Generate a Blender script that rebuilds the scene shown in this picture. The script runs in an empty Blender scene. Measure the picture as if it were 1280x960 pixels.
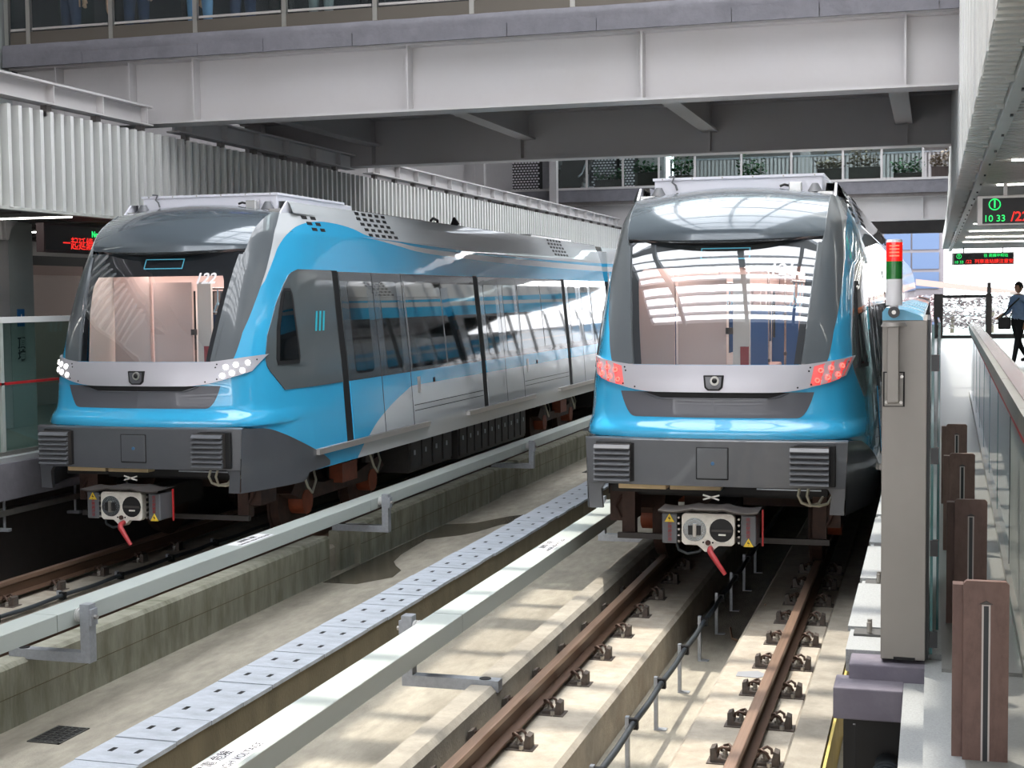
import bpy, bmesh, math, random
from mathutils import Matrix, Vector

random.seed(7)
sc = bpy.context.scene
COL = sc.collection

# ------------------------------------------------------------------ camera
F_PX, YAW, PITCH, ROLL, CAM_H = 1794.94, 0.2848, 0.0601, -0.0099, 2.5831
_fw = Vector((-math.sin(YAW) * math.cos(PITCH), math.cos(YAW) * math.cos(PITCH), -math.sin(PITCH)))
_r = Vector((math.cos(YAW), math.sin(YAW), 0))
_u = _r.cross(_fw)
_r2 = _r * math.cos(ROLL) + _u * math.sin(ROLL)
_u2 = -_r * math.sin(ROLL) + _u * math.cos(ROLL)
cam_data = bpy.data.cameras.new('camera')
cam_data.sensor_fit = 'HORIZONTAL'
cam_data.sensor_width = 36.0
cam_data.lens = F_PX / 1280 * 36.0
cam_data.clip_end = 400
cam = bpy.data.objects.new('camera', cam_data)
COL.objects.link(cam)
cam.matrix_world = Matrix(((_r2.x, _u2.x, -_fw.x, 0), (_r2.y, _u2.y, -_fw.y, 0),
                           (_r2.z, _u2.z, -_fw.z, CAM_H), (0, 0, 0, 1)))
sc.camera = cam

# ------------------------------------------------------------------ world, sun, exposure
world = bpy.data.worlds.new('sky')
sc.world = world
world.use_nodes = True
bg = world.node_tree.nodes['Background']
bg.inputs[0].default_value = (0.95, 0.965, 1.0, 1)
bg.inputs[1].default_value = 5.4
sun_data = bpy.data.lights.new('sun', 'SUN')
sun_data.energy = 3.5
sun_data.angle = math.radians(0.7)
sun_data.color = (1.0, 0.93, 0.82)
sun = bpy.data.objects.new('sun', sun_data)
COL.objects.link(sun)
sun.location = (0, 0, 40)
sun.rotation_euler = Vector((0.25, -0.28, -1.0)).to_track_quat('-Z', 'Y').to_euler()

sc.view_settings.view_transform = 'Standard'
sc.view_settings.look = 'None'
sc.view_settings.gamma = 1.0
sc.view_settings.use_curve_mapping = False
sc.view_settings.exposure = 0.42
sc.cycles.use_denoising = True
sc.cycles.max_bounces = 8
sc.cycles.transparent_max_bounces = 12
sc.cycles.caustics_reflective = False
sc.cycles.caustics_refractive = False

# ------------------------------------------------------------------ colour and materials
def lin(c):
    return tuple(((v / 255) / 12.92 if v / 255 <= 0.04045 else ((v / 255 + 0.055) / 1.055) ** 2.4) for v in c)

def newmat(name):
    m = bpy.data.materials.new(name)
    m.use_nodes = True
    nt = m.node_tree
    return m, nt, nt.nodes['Principled BSDF']

def pm(name, rgb, rough=0.5, metal=0.0, coat=0.0, spec=None, var=0.0, vscale=6.0, dirt=None, dscale=1.5,
       damt=0.5, bump=0.0, bscale=40.0, stretch=(1, 1, 1), emit=None, estr=0.0, ior=None):
    """Painted / concrete / metal procedural surface: noise-varied base, stains and fine relief."""
    m, nt, b = newmat(name)
    c = lin(rgb)
    N, L = nt.nodes, nt.links
    b.inputs['Roughness'].default_value = rough
    b.inputs['Metallic'].default_value = metal
    b.inputs['Coat Weight'].default_value = coat
    b.inputs['Coat Roughness'].default_value = 0.03
    if spec is not None:
        b.inputs['Specular IOR Level'].default_value = spec
    if ior:
        b.inputs['IOR'].default_value = ior
    b.inputs['Base Color'].default_value = (*c, 1)
    tc = N.new('ShaderNodeTexCoord')
    mp = N.new('ShaderNodeMapping')
    mp.inputs['Scale'].default_value = stretch
    L.new(tc.outputs['Object'], mp.inputs[0])
    if var > 0 or dirt:
        n1 = N.new('ShaderNodeTexNoise')
        n1.inputs['Scale'].default_value = vscale
        n1.inputs['Detail'].default_value = 6
        n1.inputs['Roughness'].default_value = 0.65
        L.new(mp.outputs[0], n1.inputs['Vector'])
        r1 = N.new('ShaderNodeValToRGB')
        r1.color_ramp.elements[0].position = 0.3
        r1.color_ramp.elements[1].position = 0.7
        r1.color_ramp.elements[0].color = (*[max(0, x * (1 - var)) for x in c], 1)
        r1.color_ramp.elements[1].color = (*[min(1, x * (1 + var)) for x in c], 1)
        L.new(n1.outputs[0], r1.inputs[0])
        out = r1.outputs[0]
        if dirt:
            n2 = N.new('ShaderNodeTexNoise')
            n2.inputs['Scale'].default_value = dscale
            n2.inputs['Detail'].default_value = 8
            n2.inputs['Roughness'].default_value = 0.7
            L.new(mp.outputs[0], n2.inputs['Vector'])
            r2 = N.new('ShaderNodeValToRGB')
            r2.color_ramp.elements[0].position = 0.45
            r2.color_ramp.elements[1].position = 0.75
            r2.color_ramp.elements[0].color = (0, 0, 0, 1)
            r2.color_ramp.elements[1].color = (damt, damt, damt, 1)
            L.new(n2.outputs[0], r2.inputs[0])
            mx = N.new('ShaderNodeMix')
            mx.data_type = 'RGBA'
            L.new(r2.outputs[0], mx.inputs[0])
            L.new(out, mx.inputs[6])
            mx.inputs[7].default_value = (*lin(dirt), 1)
            out = mx.outputs[2]
        L.new(out, b.inputs['Base Color'])
    if bump > 0:
        n3 = N.new('ShaderNodeTexNoise')
        n3.inputs['Scale'].default_value = bscale
        n3.inputs['Detail'].default_value = 4
        L.new(mp.outputs[0], n3.inputs['Vector'])
        bp = N.new('ShaderNodeBump')
        bp.inputs['Strength'].default_value = bump
        bp.inputs['Distance'].default_value = 0.01
        L.new(n3.outputs[0], bp.inputs['Height'])
        L.new(bp.outputs[0], b.inputs['Normal'])
    if emit:
        b.inputs['Emission Color'].default_value = (*lin(emit), 1)
        b.inputs['Emission Strength'].default_value = estr
    return m

def glass_mat(name, tint=(0.8, 0.86, 0.86), ior=1.5, boost=1.0, rough=0.0):
    """Sheet glass: transparent tint with a Fresnel mirror."""
    m, nt, b = newmat(name)
    N, L = nt.nodes, nt.links
    N.remove(b)
    tr = N.new('ShaderNodeBsdfTransparent')
    tr.inputs[0].default_value = (*tint, 1)
    gl = N.new('ShaderNodeBsdfGlossy')
    gl.inputs['Roughness'].default_value = rough
    gl.inputs[0].default_value = (0.95, 0.97, 1, 1)
    fr = N.new('ShaderNodeFresnel')
    gm = N.new('ShaderNodeNewGeometry')
    io = N.new('ShaderNodeMix')          # same reflectance on the entering and the leaving face
    L.new(gm.outputs['Backfacing'], io.inputs[0])
    io.inputs[2].default_value = ior
    io.inputs[3].default_value = 1 / ior
    L.new(io.outputs[0], fr.inputs[0])
    mu = N.new('ShaderNodeMath')
    mu.operation = 'MULTIPLY'
    mu.use_clamp = True
    mu.inputs[1].default_value = boost
    L.new(fr.outputs[0], mu.inputs[0])
    mx = N.new('ShaderNodeMixShader')
    L.new(mu.outputs[0], mx.inputs[0])
    L.new(tr.outputs[0], mx.inputs[1])
    L.new(gl.outputs[0], mx.inputs[2])
    L.new(mx.outputs[0], N['Material Output'].inputs[0])
    return m

M = {}
M['concrete'] = pm('concrete', (156, 150, 138), 0.9, var=0.22, vscale=5, dirt=(112, 104, 92), dscale=1.3, damt=0.6, bump=0.4, bscale=60)
M['concrete_floor'] = pm('concrete_floor', (162, 156, 142), 0.9, var=0.2, vscale=9, dirt=(120, 112, 100), dscale=0.8, damt=0.7, bump=0.5, bscale=90, stretch=(1, 0.35, 1))
M['concrete_plinth'] = pm('concrete_plinth', (170, 162, 148), 0.9, var=0.18, vscale=7, dirt=(140, 118, 92), dscale=2.0, damt=0.5, bump=0.4, bscale=70)
M['concrete_wall'] = pm('concrete_wall', (158, 157, 142), 0.92, var=0.15, vscale=4, dirt=(88, 92, 66), dscale=2.2, damt=0.75, bump=0.4, bscale=50, stretch=(1, 2.6, 0.5))
M['wall_brown'] = pm('wall_brown', (122, 112, 90), 0.95, var=0.25, vscale=5, dirt=(70, 66, 48), dscale=2.5, damt=0.8, bump=0.5, bscale=50, stretch=(1, 2.2, 0.6))
M['wet'] = pm('wet_concrete', (92, 86, 74), 0.22, var=0.15, vscale=7)
M['lid'] = pm('lid_concrete', (186, 192, 200), 0.8, var=0.10, vscale=14, dirt=(140, 146, 152), dscale=4, damt=0.6, bump=0.3, bscale=90, stretch=(0.5, 1, 1))
M['black'] = pm('black', (10, 10, 11), 0.6)
M['seam'] = pm('seam_black', (16, 16, 18), 0.7)
M['rust_rail'] = pm('rail_rust', (104, 80, 64), 0.55, metal=0.3, var=0.25, vscale=12, dirt=(72, 54, 44), dscale=6, damt=0.7, stretch=(1, 0.1, 1))
M['rail_head'] = pm('rail_head', (150, 124, 106), 0.4, metal=0.5, var=0.2, vscale=20, stretch=(3, 0.05, 1))
M['iron'] = pm('cast_iron', (88, 82, 77), 0.65, metal=0.3, var=0.25, vscale=30, dirt=(100, 72, 56), dscale=12, damt=0.5)
M['clip'] = pm('clip_steel', (84, 66, 56), 0.5, metal=0.5, var=0.2, vscale=30)
M['galv'] = pm('galvanised', (168, 172, 178), 0.45, metal=0.55, var=0.12, vscale=25)
M['pr_white'] = pm('rail_cover', (180, 188, 184), 0.42, var=0.05, vscale=5, dirt=(170, 172, 160), dscale=1.2, damt=0.4, stretch=(1, 0.2, 1))
M['porcelain'] = pm('insulator', (206, 206, 204), 0.3)
M['cable'] = pm('cable', (52, 58, 62), 0.5)
M['grate'] = pm('grate', (86, 86, 84), 0.6, metal=0.4)
M['purple'] = pm('grey_purple_paint', (112, 111, 117), 0.75, var=0.12, vscale=4, dirt=(134, 132, 138), dscale=3, damt=0.5, bump=0.6, bscale=14)
M['block'] = pm('end_block_paint', (112, 107, 118), 0.8, var=0.08, vscale=5, dirt=(140, 136, 142), dscale=6, damt=0.4, bump=0.5, bscale=14)
M['girder'] = pm('girder_paint', (194, 191, 191), 0.5, var=0.04, vscale=2, dirt=(168, 162, 156), dscale=1.0, damt=0.35)
M['fin'] = pm('louver_fin', (218, 218, 215), 0.45, var=0.03, vscale=2)
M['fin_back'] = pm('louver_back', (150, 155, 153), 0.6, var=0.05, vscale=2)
M['slat'] = pm('soffit_slat', (206, 206, 200), 0.42, var=0.05, vscale=3)
M['steel'] = pm('stainless', (176, 174, 168), 0.3, metal=0.85, var=0.06, vscale=8, stretch=(1, 1, 0.1))
M['psd'] = pm('psd_panel', (144, 139, 133), 0.45, metal=0.3, var=0.04, vscale=3)
M['psd_blue'] = pm('psd_cap_blue', (96, 176, 208), 0.35, coat=0.4)
M['psd_orange'] = pm('psd_cap_orange', (238, 130, 76), 0.35, coat=0.4)
M['psd_dark'] = pm('psd_dark_frame', (34, 36, 38), 0.35)
M['white'] = pm('white_paint', (232, 232, 236), 0.45, var=0.02)
M['granite'] = pm('granite', (154, 157, 157), 0.6, var=0.22, vscale=120, dirt=(150, 152, 154), dscale=60, damt=0.6)
M['platform'] = pm('platform_floor', (122, 122, 118), 0.35, var=0.12, vscale=90)
M['column'] = pm('column_panel', (170, 166, 166), 0.5, var=0.03)
M['soffit'] = pm('soffit_dark', (74, 69, 67), 0.7, var=0.08)
M['under'] = pm('overpass_underside', (120, 114, 112), 0.8, var=0.08, vscale=1.5, dirt=(86, 82, 78), dscale=2, damt=0.6)
M['roof'] = pm('roof_soffit', (120, 122, 126), 0.8, var=0.05)
M['purlin'] = pm('purlin', (150, 156, 164), 0.6)
M['brown'] = pm('brown_plate', (108, 82, 73), 0.5, var=0.14, vscale=9, dirt=(76, 54, 46), dscale=24, damt=0.7, stretch=(1, 1, 0.5))
M['slot_light'] = pm('slot_edge', (196, 186, 180), 0.4)
M['handrail_top'] = pm('handrail_top', (84, 50, 52), 0.25, metal=0.2, var=0.2, vscale=3, stretch=(1, 0.4, 1))
M['red'] = pm('red_paint', (186, 40, 44), 0.4)
M['led_red'] = pm('led_red', (40, 4, 4), 0.5, emit=(255, 48, 40), estr=1.0)
M['led_green'] = pm('led_green', (4, 40, 10), 0.5, emit=(40, 235, 110), estr=1.4)
M['led_board'] = pm('led_board', (20, 14, 16), 0.35)
M['led_frame'] = pm('led_frame', (60, 44, 46), 0.5)
M['alu'] = pm('aluminium', (196, 192, 188), 0.35, metal=0.6)
M['lamp_strip'] = pm('lamp_strip', (240, 240, 236), 0.4, emit=(255, 252, 244), estr=9.0)
M['glass'] = glass_mat('sheet_glass', (0.80, 0.88, 0.87), 1.5)
M['glass_green'] = glass_mat('green_glass', (0.62, 0.76, 0.73), 1.5)
M['glass_edge'] = pm('glass_edge', (50, 104, 104), 0.15, coat=0.6)
M['frosted'] = pm('frosted_panel', (172, 178, 172), 0.3, coat=0.3, var=0.03)
M['tower_red'] = pm('tower_red', (200, 20, 18), 0.25, coat=0.6, emit=(255, 30, 20), estr=0.5)
M['tower_red_lit'] = pm('tower_red_lit', (255, 90, 70), 0.3, emit=(255, 80, 60), estr=2.0)
M['tower_green'] = pm('tower_green', (10, 120, 36), 0.25, coat=0.6)
M['out_white'] = pm('out_white', (104, 100, 104), 0.7)
M['bg_white'] = pm('bg_white', (236, 232, 236), 0.6)
M['planter'] = pm('planter', (62, 52, 48), 0.7, var=0.2, vscale=6, stretch=(3, 1, 0.4))
M['leaf'] = pm('leaf', (46, 96, 52), 0.5, var=0.4, vscale=8)
M['leaf2'] = pm('leaf_dry', (128, 116, 98), 0.6, var=0.4, vscale=8)
M['screen'] = pm('screen_metal', (52, 50, 52), 0.6)
M['blue_sign'] = pm('blue_sign', (22, 96, 158), 0.4)
M['ink'] = pm('ink', (40, 38, 42), 0.6)
M['decal_white'] = pm('decal_white', (238, 238, 240), 0.5)
M['bolt'] = pm('bolt_steel', (176, 172, 166), 0.3, metal=0.8)

# ------------------------------------------------------------------ mesh builder
class MB:
    def __init__(self):
        self.v, self.f, self.mi = [], [], []
        self.cur = 0
    def _add(self, vs, fs):
        n = len(self.v)
        self.v += [tuple(p) for p in vs]
        self.f += [tuple(i + n for i in f) for f in fs]
        self.mi += [self.cur] * len(fs)
        return self
    def box(self, x0, x1, y0, y1, z0, z1):
        return self._add([(x0, y0, z0), (x1, y0, z0), (x1, y1, z0), (x0, y1, z0),
                          (x0, y0, z1), (x1, y0, z1), (x1, y1, z1), (x0, y1, z1)],
                         [(0, 3, 2, 1), (4, 5, 6, 7), (0, 1, 5, 4), (1, 2, 6, 5), (2, 3, 7, 6), (3, 0, 4, 7)])
    def obox(self, c, s, rot=None):
        c = Vector(c)
        pts = []
        for dz in (-.5, .5):
            for dx, dy in ((-.5, -.5), (.5, -.5), (.5, .5), (-.5, .5)):
                p = Vector((dx * s[0], dy * s[1], dz * s[2]))
                pts.append(c + (rot @ p if rot else p))
        return self._add(pts, [(0, 3, 2, 1), (4, 5, 6, 7), (0, 1, 5, 4), (1, 2, 6, 5), (2, 3, 7, 6), (3, 0, 4, 7)])
    def beam(self, a, b, w, h, up=(0, 0, 1)):
        a, b = Vector(a), Vector(b)
        d = (b - a).normalized()
        upv = Vector(up)
        s = d.cross(upv).normalized()
        t = s.cross(d)
        pts = []
        for p in (a, b):
            for i, j in ((-.5, -.5), (.5, -.5), (.5, .5), (-.5, .5)):
                pts.append(p + s * (i * w) + t * (j * h))
        return self._add(pts, [(0, 1, 2, 3), (7, 6, 5, 4), (0, 4, 5, 1), (1, 5, 6, 2), (2, 6, 7, 3), (3, 7, 4, 0)])
    def prism(self, poly, axis, a, b):
        """poly: 2-D outline; axis 'x','y','z' = extrusion axis from a to b."""
        def P(p, t):
            return {'x': (t, p[0], p[1]), 'y': (p[0], t, p[1]), 'z': (p[0], p[1], t)}[axis]
        n = len(poly)
        vs = [P(p, a) for p in poly] + [P(p, b) for p in poly]
        fs = [tuple(range(n - 1, -1, -1)), tuple(range(n, 2 * n))]
        fs += [(i, (i + 1) % n, n + (i + 1) % n, n + i) for i in range(n)]
        return self._add(vs, fs)
    def tube(self, pts, r, n=8, cap=True):
        pts = [Vector(p) for p in pts]
        rr = r if isinstance(r, (list, tuple)) else [r] * len(pts)
        vs, fs = [], []
        ref = None
        for i, p in enumerate(pts):
            d = (pts[min(i + 1, len(pts) - 1)] - pts[max(i - 1, 0)]).normalized()
            if ref is None:
                ref = d.orthogonal().normalized()
            s = (ref - d * ref.dot(d))
            s = s.normalized() if s.length > 1e-6 else d.orthogonal().normalized()
            ref = s
            t = d.cross(s)
            for k in range(n):
                a = 2 * math.pi * k / n
                vs.append(p + (s * math.cos(a) + t * math.sin(a)) * rr[i])
        for i in range(len(pts) - 1):
            for k in range(n):
                fs.append((i * n + k, i * n + (k + 1) % n, (i + 1) * n + (k + 1) % n, (i + 1) * n + k))
        if cap:
            fs.append(tuple(range(n - 1, -1, -1)))
            fs.append(tuple((len(pts) - 1) * n + k for k in range(n)))
        return self._add(vs, fs)
    def cyl(self, a, b, r, n=16, r2=None):
        return self.tube([a, b], [r, r if r2 is None else r2], n)
    def grid(self, rows, close=False):
        m = len(rows[0])
        vs = [p for r in rows for p in r]
        fs = []
        for i in range(len(rows) - 1):
            for j in range(m - 1 + (1 if close else 0)):
                k = (j + 1) % m
                fs.append((i * m + j, i * m + k, (i + 1) * m + k, (i + 1) * m + j))
        return self._add(vs, fs)
    def sphere(self, c, r, nu=10, nv=7, sc_=(1, 1, 1)):
        rows = []
        for i in range(nv + 1):
            th = math.pi * i / nv
            rows.append([(c[0] + r * sc_[0] * math.sin(th) * math.cos(2 * math.pi * j / nu),
                          c[1] + r * sc_[1] * math.sin(th) * math.sin(2 * math.pi * j / nu),
                          c[2] + r * sc_[2] * math.cos(th)) for j in range(nu)])
        return self.grid(rows, True)
    def mesh(self, name, mats, smooth=None, weld=False, offset=(0, 0, 0)):
        me = bpy.data.meshes.new(name)
        ox, oy, oz = offset
        me.from_pydata([(x - ox, y - oy, z - oz) for x, y, z in self.v], [], self.f)
        for m in (mats if isinstance(mats, (list, tuple)) else [mats]):
            me.materials.append(m)
        me.polygons.foreach_set('material_index', self.mi)
        bm = bmesh.new()
        bm.from_mesh(me)
        if weld:
            bmesh.ops.remove_doubles(bm, verts=bm.verts, dist=1e-5)
        bmesh.ops.recalc_face_normals(bm, faces=bm.faces)
        bm.to_mesh(me)
        bm.free()
        if smooth is not None:
            me.polygons.foreach_set('use_smooth', [True] * len(me.polygons))
            me.set_sharp_from_angle(angle=math.radians(smooth))
        me.update()
        return me
    def build(self, name, mats, parent=None, smooth=None, weld=False, local=False, bevel=0.0):
        if parent is not None:
            w = Vector((0, 0, 0)) if local else origin(parent)
        else:
            xs, ys, zs = zip(*self.v)
            w = Vector(((min(xs) + max(xs)) / 2, (min(ys) + max(ys)) / 2, min(zs)))
        me = self.mesh(name, mats, smooth, weld, tuple(w))
        o = bpy.data.objects.new(name, me)
        COL.objects.link(o)
        if parent is not None:
            o.parent = parent
        else:
            o.location = w
        if bevel:
            md = o.modifiers.new('bevel', 'BEVEL')
            md.width = bevel
            md.segments = 2
            md.limit_method = 'ANGLE'
        return o

def origin(o):
    w = Vector((0, 0, 0))
    while o is not None:
        w = w + o.location
        o = o.parent
    return w

def tag(o, label=None, cat=None, group=None, kind=None):
    if label:
        o['label'] = label
    if cat:
        o['category'] = cat
    if group:
        o['group'] = group
    if kind:
        o['kind'] = kind
    return o

def thing(name, label, cat, loc=(0, 0, 0), group=None, kind=None):
    o = bpy.data.objects.new(name, None)
    o.empty_display_size = 0.2
    COL.objects.link(o)
    o.location = loc
    return tag(o, label, cat, group, kind)

def inst(me, name, parent=None, loc=(0, 0, 0), rz=0.0):
    """Another object that shares a mesh; loc is in world axes."""
    o = bpy.data.objects.new(name, me)
    COL.objects.link(o)
    if parent is not None:
        o.parent = parent
        o.location = Vector(loc) - origin(parent)
    else:
        o.location = loc
    o.rotation_euler = (0, 0, rz)
    return o

def copy_tree(o, parent=None):
    c = o.copy()
    COL.objects.link(c)
    c.parent = parent
    for ch in list(o.children):
        copy_tree(ch, c)
    return c

def text(s, size, mat, name, parent, mtx, extrude=0.001, align='CENTER', shear=0.0, bold=0.0):
    """Flat print as mesh lettering. mtx places the text plane (x right, y up, z out) in world."""
    cu = bpy.data.curves.new(name, 'FONT')
    cu.body = s
    cu.size = size
    cu.extrude = extrude
    cu.shear = shear
    cu.offset = bold
    cu.align_x = align
    cu.align_y = 'CENTER'
    cu.resolution_u = 3
    tmp = bpy.data.objects.new(name, cu)
    COL.objects.link(tmp)
    bpy.context.view_layer.update()
    dg = bpy.context.evaluated_depsgraph_get()
    me = bpy.data.meshes.new_from_object(tmp.evaluated_get(dg))
    bpy.data.objects.remove(tmp)
    bpy.data.curves.remove(cu)
    mm = mtx.copy()
    if parent is not None:
        mm.translation = mm.translation - origin(parent)
    me.transform(mm)
    me.materials.clear()
    me.materials.append(mat)
    o = bpy.data.objects.new(name, me)
    COL.objects.link(o)
    o.parent = parent
    return o

def plane_mtx(loc, right, up):
    r, u = Vector(right).normalized(), Vector(up).normalized()
    n = r.cross(u)
    return Matrix(((r.x, u.x, n.x, loc[0]), (r.y, u.y, n.y, loc[1]), (r.z, u.z, n.z, loc[2]), (0, 0, 0, 1)))

def itp(t, x):
    if x <= t[0][0]:
        return t[0][1]
    for (a, va), (b, vb) in zip(t, t[1:]):
        if x <= b:
            return va + (vb - va) * (x - a) / (b - a)
    return t[-1][1]

def lspace(a, b, n):
    return [a + (b - a) * i / (n - 1) for i in range(n)]

# track centres and train fronts
XR, YR, XL, YL = -1.8026, 12.2031, -7.5018, 12.3551
ZF = -0.50      # trough and track bed
ZP = -0.20      # plinth top
PLAT = 1.0      # platform level
# ================================================================== track bed
YN, YE = -14.0, 62.0
tag(MB().box(-13.5, 6.0, YN, YE, ZF - 0.4, ZF).build('floor', M['concrete_floor']), kind='structure')

def plinth(x0, x1, name):
    o = tag(MB().prism([(x0, ZF), (x1, ZF), (x1, ZP - 0.03), (x1 - 0.03, ZP), (x0 + 0.03, ZP), (x0, ZP - 0.03)], 'y', YN, YE).build(name, M['concrete_plinth']), kind='structure')
    return o
for side, X in (('right', XR), ('left', XL)):
    plinth(X - 1.0, X - 0.305, 'trim_%d' % (1 if side == 'right' else 3))
    plinth(X + 0.305, X + 1.0, 'trim_%d' % (2 if side == 'right' else 4))

# curb beside the right track, in lengths with a notch at each power rail bracket
curb = thing('trim_5', None, None, (-2.86, 9.0, ZF), kind='structure')
BR_Y = [3.05, 9.07, 15.05, 21.2, 27.3, 33.4]
prof = [(-2.965, ZF), (-2.77, ZF), (-2.77, -0.035), (-2.805, 0.0), (-2.945, 0.0), (-2.965, -0.02)]
ycuts = [YN] + BR_Y + [YE]
for a, b in zip(ycuts, ycuts[1:]):
    MB().prism(prof, 'y', a + 0.055, b - 0.055).build('curb_length', M['concrete'], curb)
    if b < YE:
        MB().prism([(-2.965, ZF), (-2.77, ZF), (-2.77, -0.06), (-2.965, -0.06)], 'y', b - 0.055, b + 0.055).build('notch_seat', M['concrete'], curb)
# curb on the platform side
tag(MB().prism([(-0.80, ZF), (-0.60, ZF), (-0.60, -0.14), (-0.80, -0.14)], 'y', YN, YE).build('trim_6', M['concrete']), kind='structure')
tag(MB().box(-0.592, -0.575, YN, 12.0, ZF, -0.16).build('trim_7', pm('yellow_edge', (196, 176, 96), 0.6, var=0.1)), kind='structure')

tag(MB().prism([(XL - 1.2, ZF), (XL - 1.0, ZF), (XL - 1.0, -0.14), (XL - 1.2, -0.14)], 'y', YN, YE).build('trim_9', M['concrete']), kind='structure')
# parapet wall of the left track in separate lengths
wl = thing('wall_left_track', None, None, (-6.45, 9.0, ZF), kind='structure')
for a, b, x in ((YN, 14.55, -6.38), (14.98, 15.42, -6.45), (15.44, 21.1, -6.38), (21.14, 22.1, -6.43), (22.12, 40.0, -6.38)):
    zt = -0.03 if x == -6.38 else -0.05
    MB().prism([(-6.58, ZF), (x, ZF), (x, zt - 0.03), (x - 0.03, zt), (-6.58, zt)], 'y', a, b).build('wall_length', M['concrete_wall'], wl)
    # casting joint half way up the wall face
    MB().box(x - 0.003, x + 0.0015, a + 0.02, b - 0.02, -0.272, -0.266).build('joint_line', M['wall_brown'], wl)

# cable trough between the tracks with removable lids
tr = thing('trim_8', None, None, (-4.70, 9.0, ZF), kind='structure')
MB().box(-4.55, -4.495, YN, 40, ZF, -0.182).build('trough_side', M['wall_brown'], tr)
MB().box(-4.895, -4.84, YN, 40, ZF, -0.182).build('trough_side', M['wall_brown'], tr)
MB().box(-4.84, -4.55, YN, 40, ZF, -0.36).build('trough_fill', M['concrete'], tr)
b = MB().box(-4.915, -4.48, -0.2195, 0.2195, -0.178, -0.15)
lid_me = b.mesh('lid', M['lid'])
s = MB()
for dx in (-0.09, 0.09):
    s.box(-4.70 + dx - 0.016, -4.70 + dx + 0.016, -0.035, 0.035, -0.16, -0.1485)
slot_me = s.mesh('lifting_slot', M['black'])
LP = 0.45
for i in range(66):
    y = 4.0 + LP * i
    dz = random.uniform(-0.004, 0.004)
    o = inst(lid_me, 'trough_lid', tr, (random.uniform(-.006, .006), y, dz), random.uniform(-.0006, .0006))
    so = bpy.data.objects.new('lifting_slot', slot_me)
    COL.objects.link(so)
    so.parent = o
# wet patch left by rain
wet = [(-6.36, 14.3), (-5.97, 14.3), (-5.80, 14.6), (-5.72, 14.75), (-5.77, 15.15), (-5.93, 15.4), (-6.05, 15.65), (-6.13, 16.1),
       (-6.16, 16.5), (-6.20, 17.2), (-6.05, 17.4), (-5.88, 17.6), (-5.75, 17.9), (-5.60, 18.6), (-5.35, 18.9), (-5.3, 19.8), (-5.7, 19.3), (-6.0, 18.6), (-6.36, 18.4)]
tag(MB().prism(wet, 'z', ZF, ZF + 0.003).build('puddle', M['wet']),
    'dark wet patch on the concrete floor below the parapet wall joint', 'puddle')
# small floor drain grates
def drain(x, y, label):
    g = thing('drain_grate', label, 'drain', (x, y, ZF), 'floor drains')
    MB().box(x - .125, x + .125, y - .185, y + .185, ZF, ZF + .002).build('pit', M['black'], g)
    fr = MB()
    fr.box(x - .13, x - .115, y - .19, y + .19, ZF, ZF + .008).box(x + .115, x + .13, y - .19, y + .19, ZF, ZF + .008)
    fr.box(x - .13, x + .13, y - .19, y - .175, ZF, ZF + .008).box(x - .13, x + .13, y + .175, y + .19, ZF, ZF + .008)
    fr.build('grate_frame', M['grate'], g)
    for k in range(7):
        yy = y - .15 + .05 * k
        MB().box(x - .115, x + .115, yy - .006, yy + .006, ZF + .001, ZF + .007).build('grate_bar', M['grate'], g)
    for k in (-1, 0, 1):
        MB().box(x + .058 * k - .005, x + .058 * k + .005, y - .175, y + .175, ZF + .001, ZF + .007).build('grate_bar', M['grate'], g)
drain(-5.955, 8.75, 'small iron drain grate in the near concrete floor beside the blue-grey lids')
drain(-5.75, 24.6, 'small drain grate far down the concrete floor near the right train')

# ------------------------------------------------------------------ rails with fasteners
head = [(-.033, -.002), (-.028, 0), (.028, 0), (.033, -.002), (.034, -.035), (.010, -.05), (.008, -.13), (.062, -.145), (.064, -.155), (-.064, -.155), (-.062, -.145), (-.008, -.13), (-.010, -.05), (-.034, -.035)]

def fastener_meshes():
    """One resilient fastener (outer side +x of the rail foot), origin at its base centre."""
    bl = MB()
    bl.prism([(-.055, 0), (.075, 0), (.075, .085), (.045, .095), (.03, .03), (-.055, .022)], 'y', -.045, .045)
    bl.box(-.085, .095, -.07, .07, -.006, .006)
    block = bl.mesh('shoulder', M['iron'])
    cl = MB()
    cl.tube([(.02, -.035, .05), (.0, -.04, .085), (-.03, -.03, .098), (-.045, -.01, .09), (-.05, .015, .07), (-.03, .03, .085), (.0, .035, .1), (.025, .03, .085), (.03, .02, .06)], .0095, 6)
    cl.tube([(-.055, -.02, .05), (-.04, -.02, .075), (-.015, -.015, .082), (.01, -.02, .07)], .0095, 6)
    clip = cl.mesh('spring_clip', M['clip'], smooth=60)
    bo = MB()
    bo.cyl((-.01, 0, .02), (-.01, 0, .045), .024, 8)
    bo.cyl((-.01, 0, .045), (-.01, 0, .075), .015, 8)
    bo.cyl((.02, -.055, 0), (.02, -.055, .03), .016, 6)
    bolt = bo.mesh('bolt', M['bolt'])
    return block, clip, bolt
FB, FC, FBO = fastener_meshes()

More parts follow.
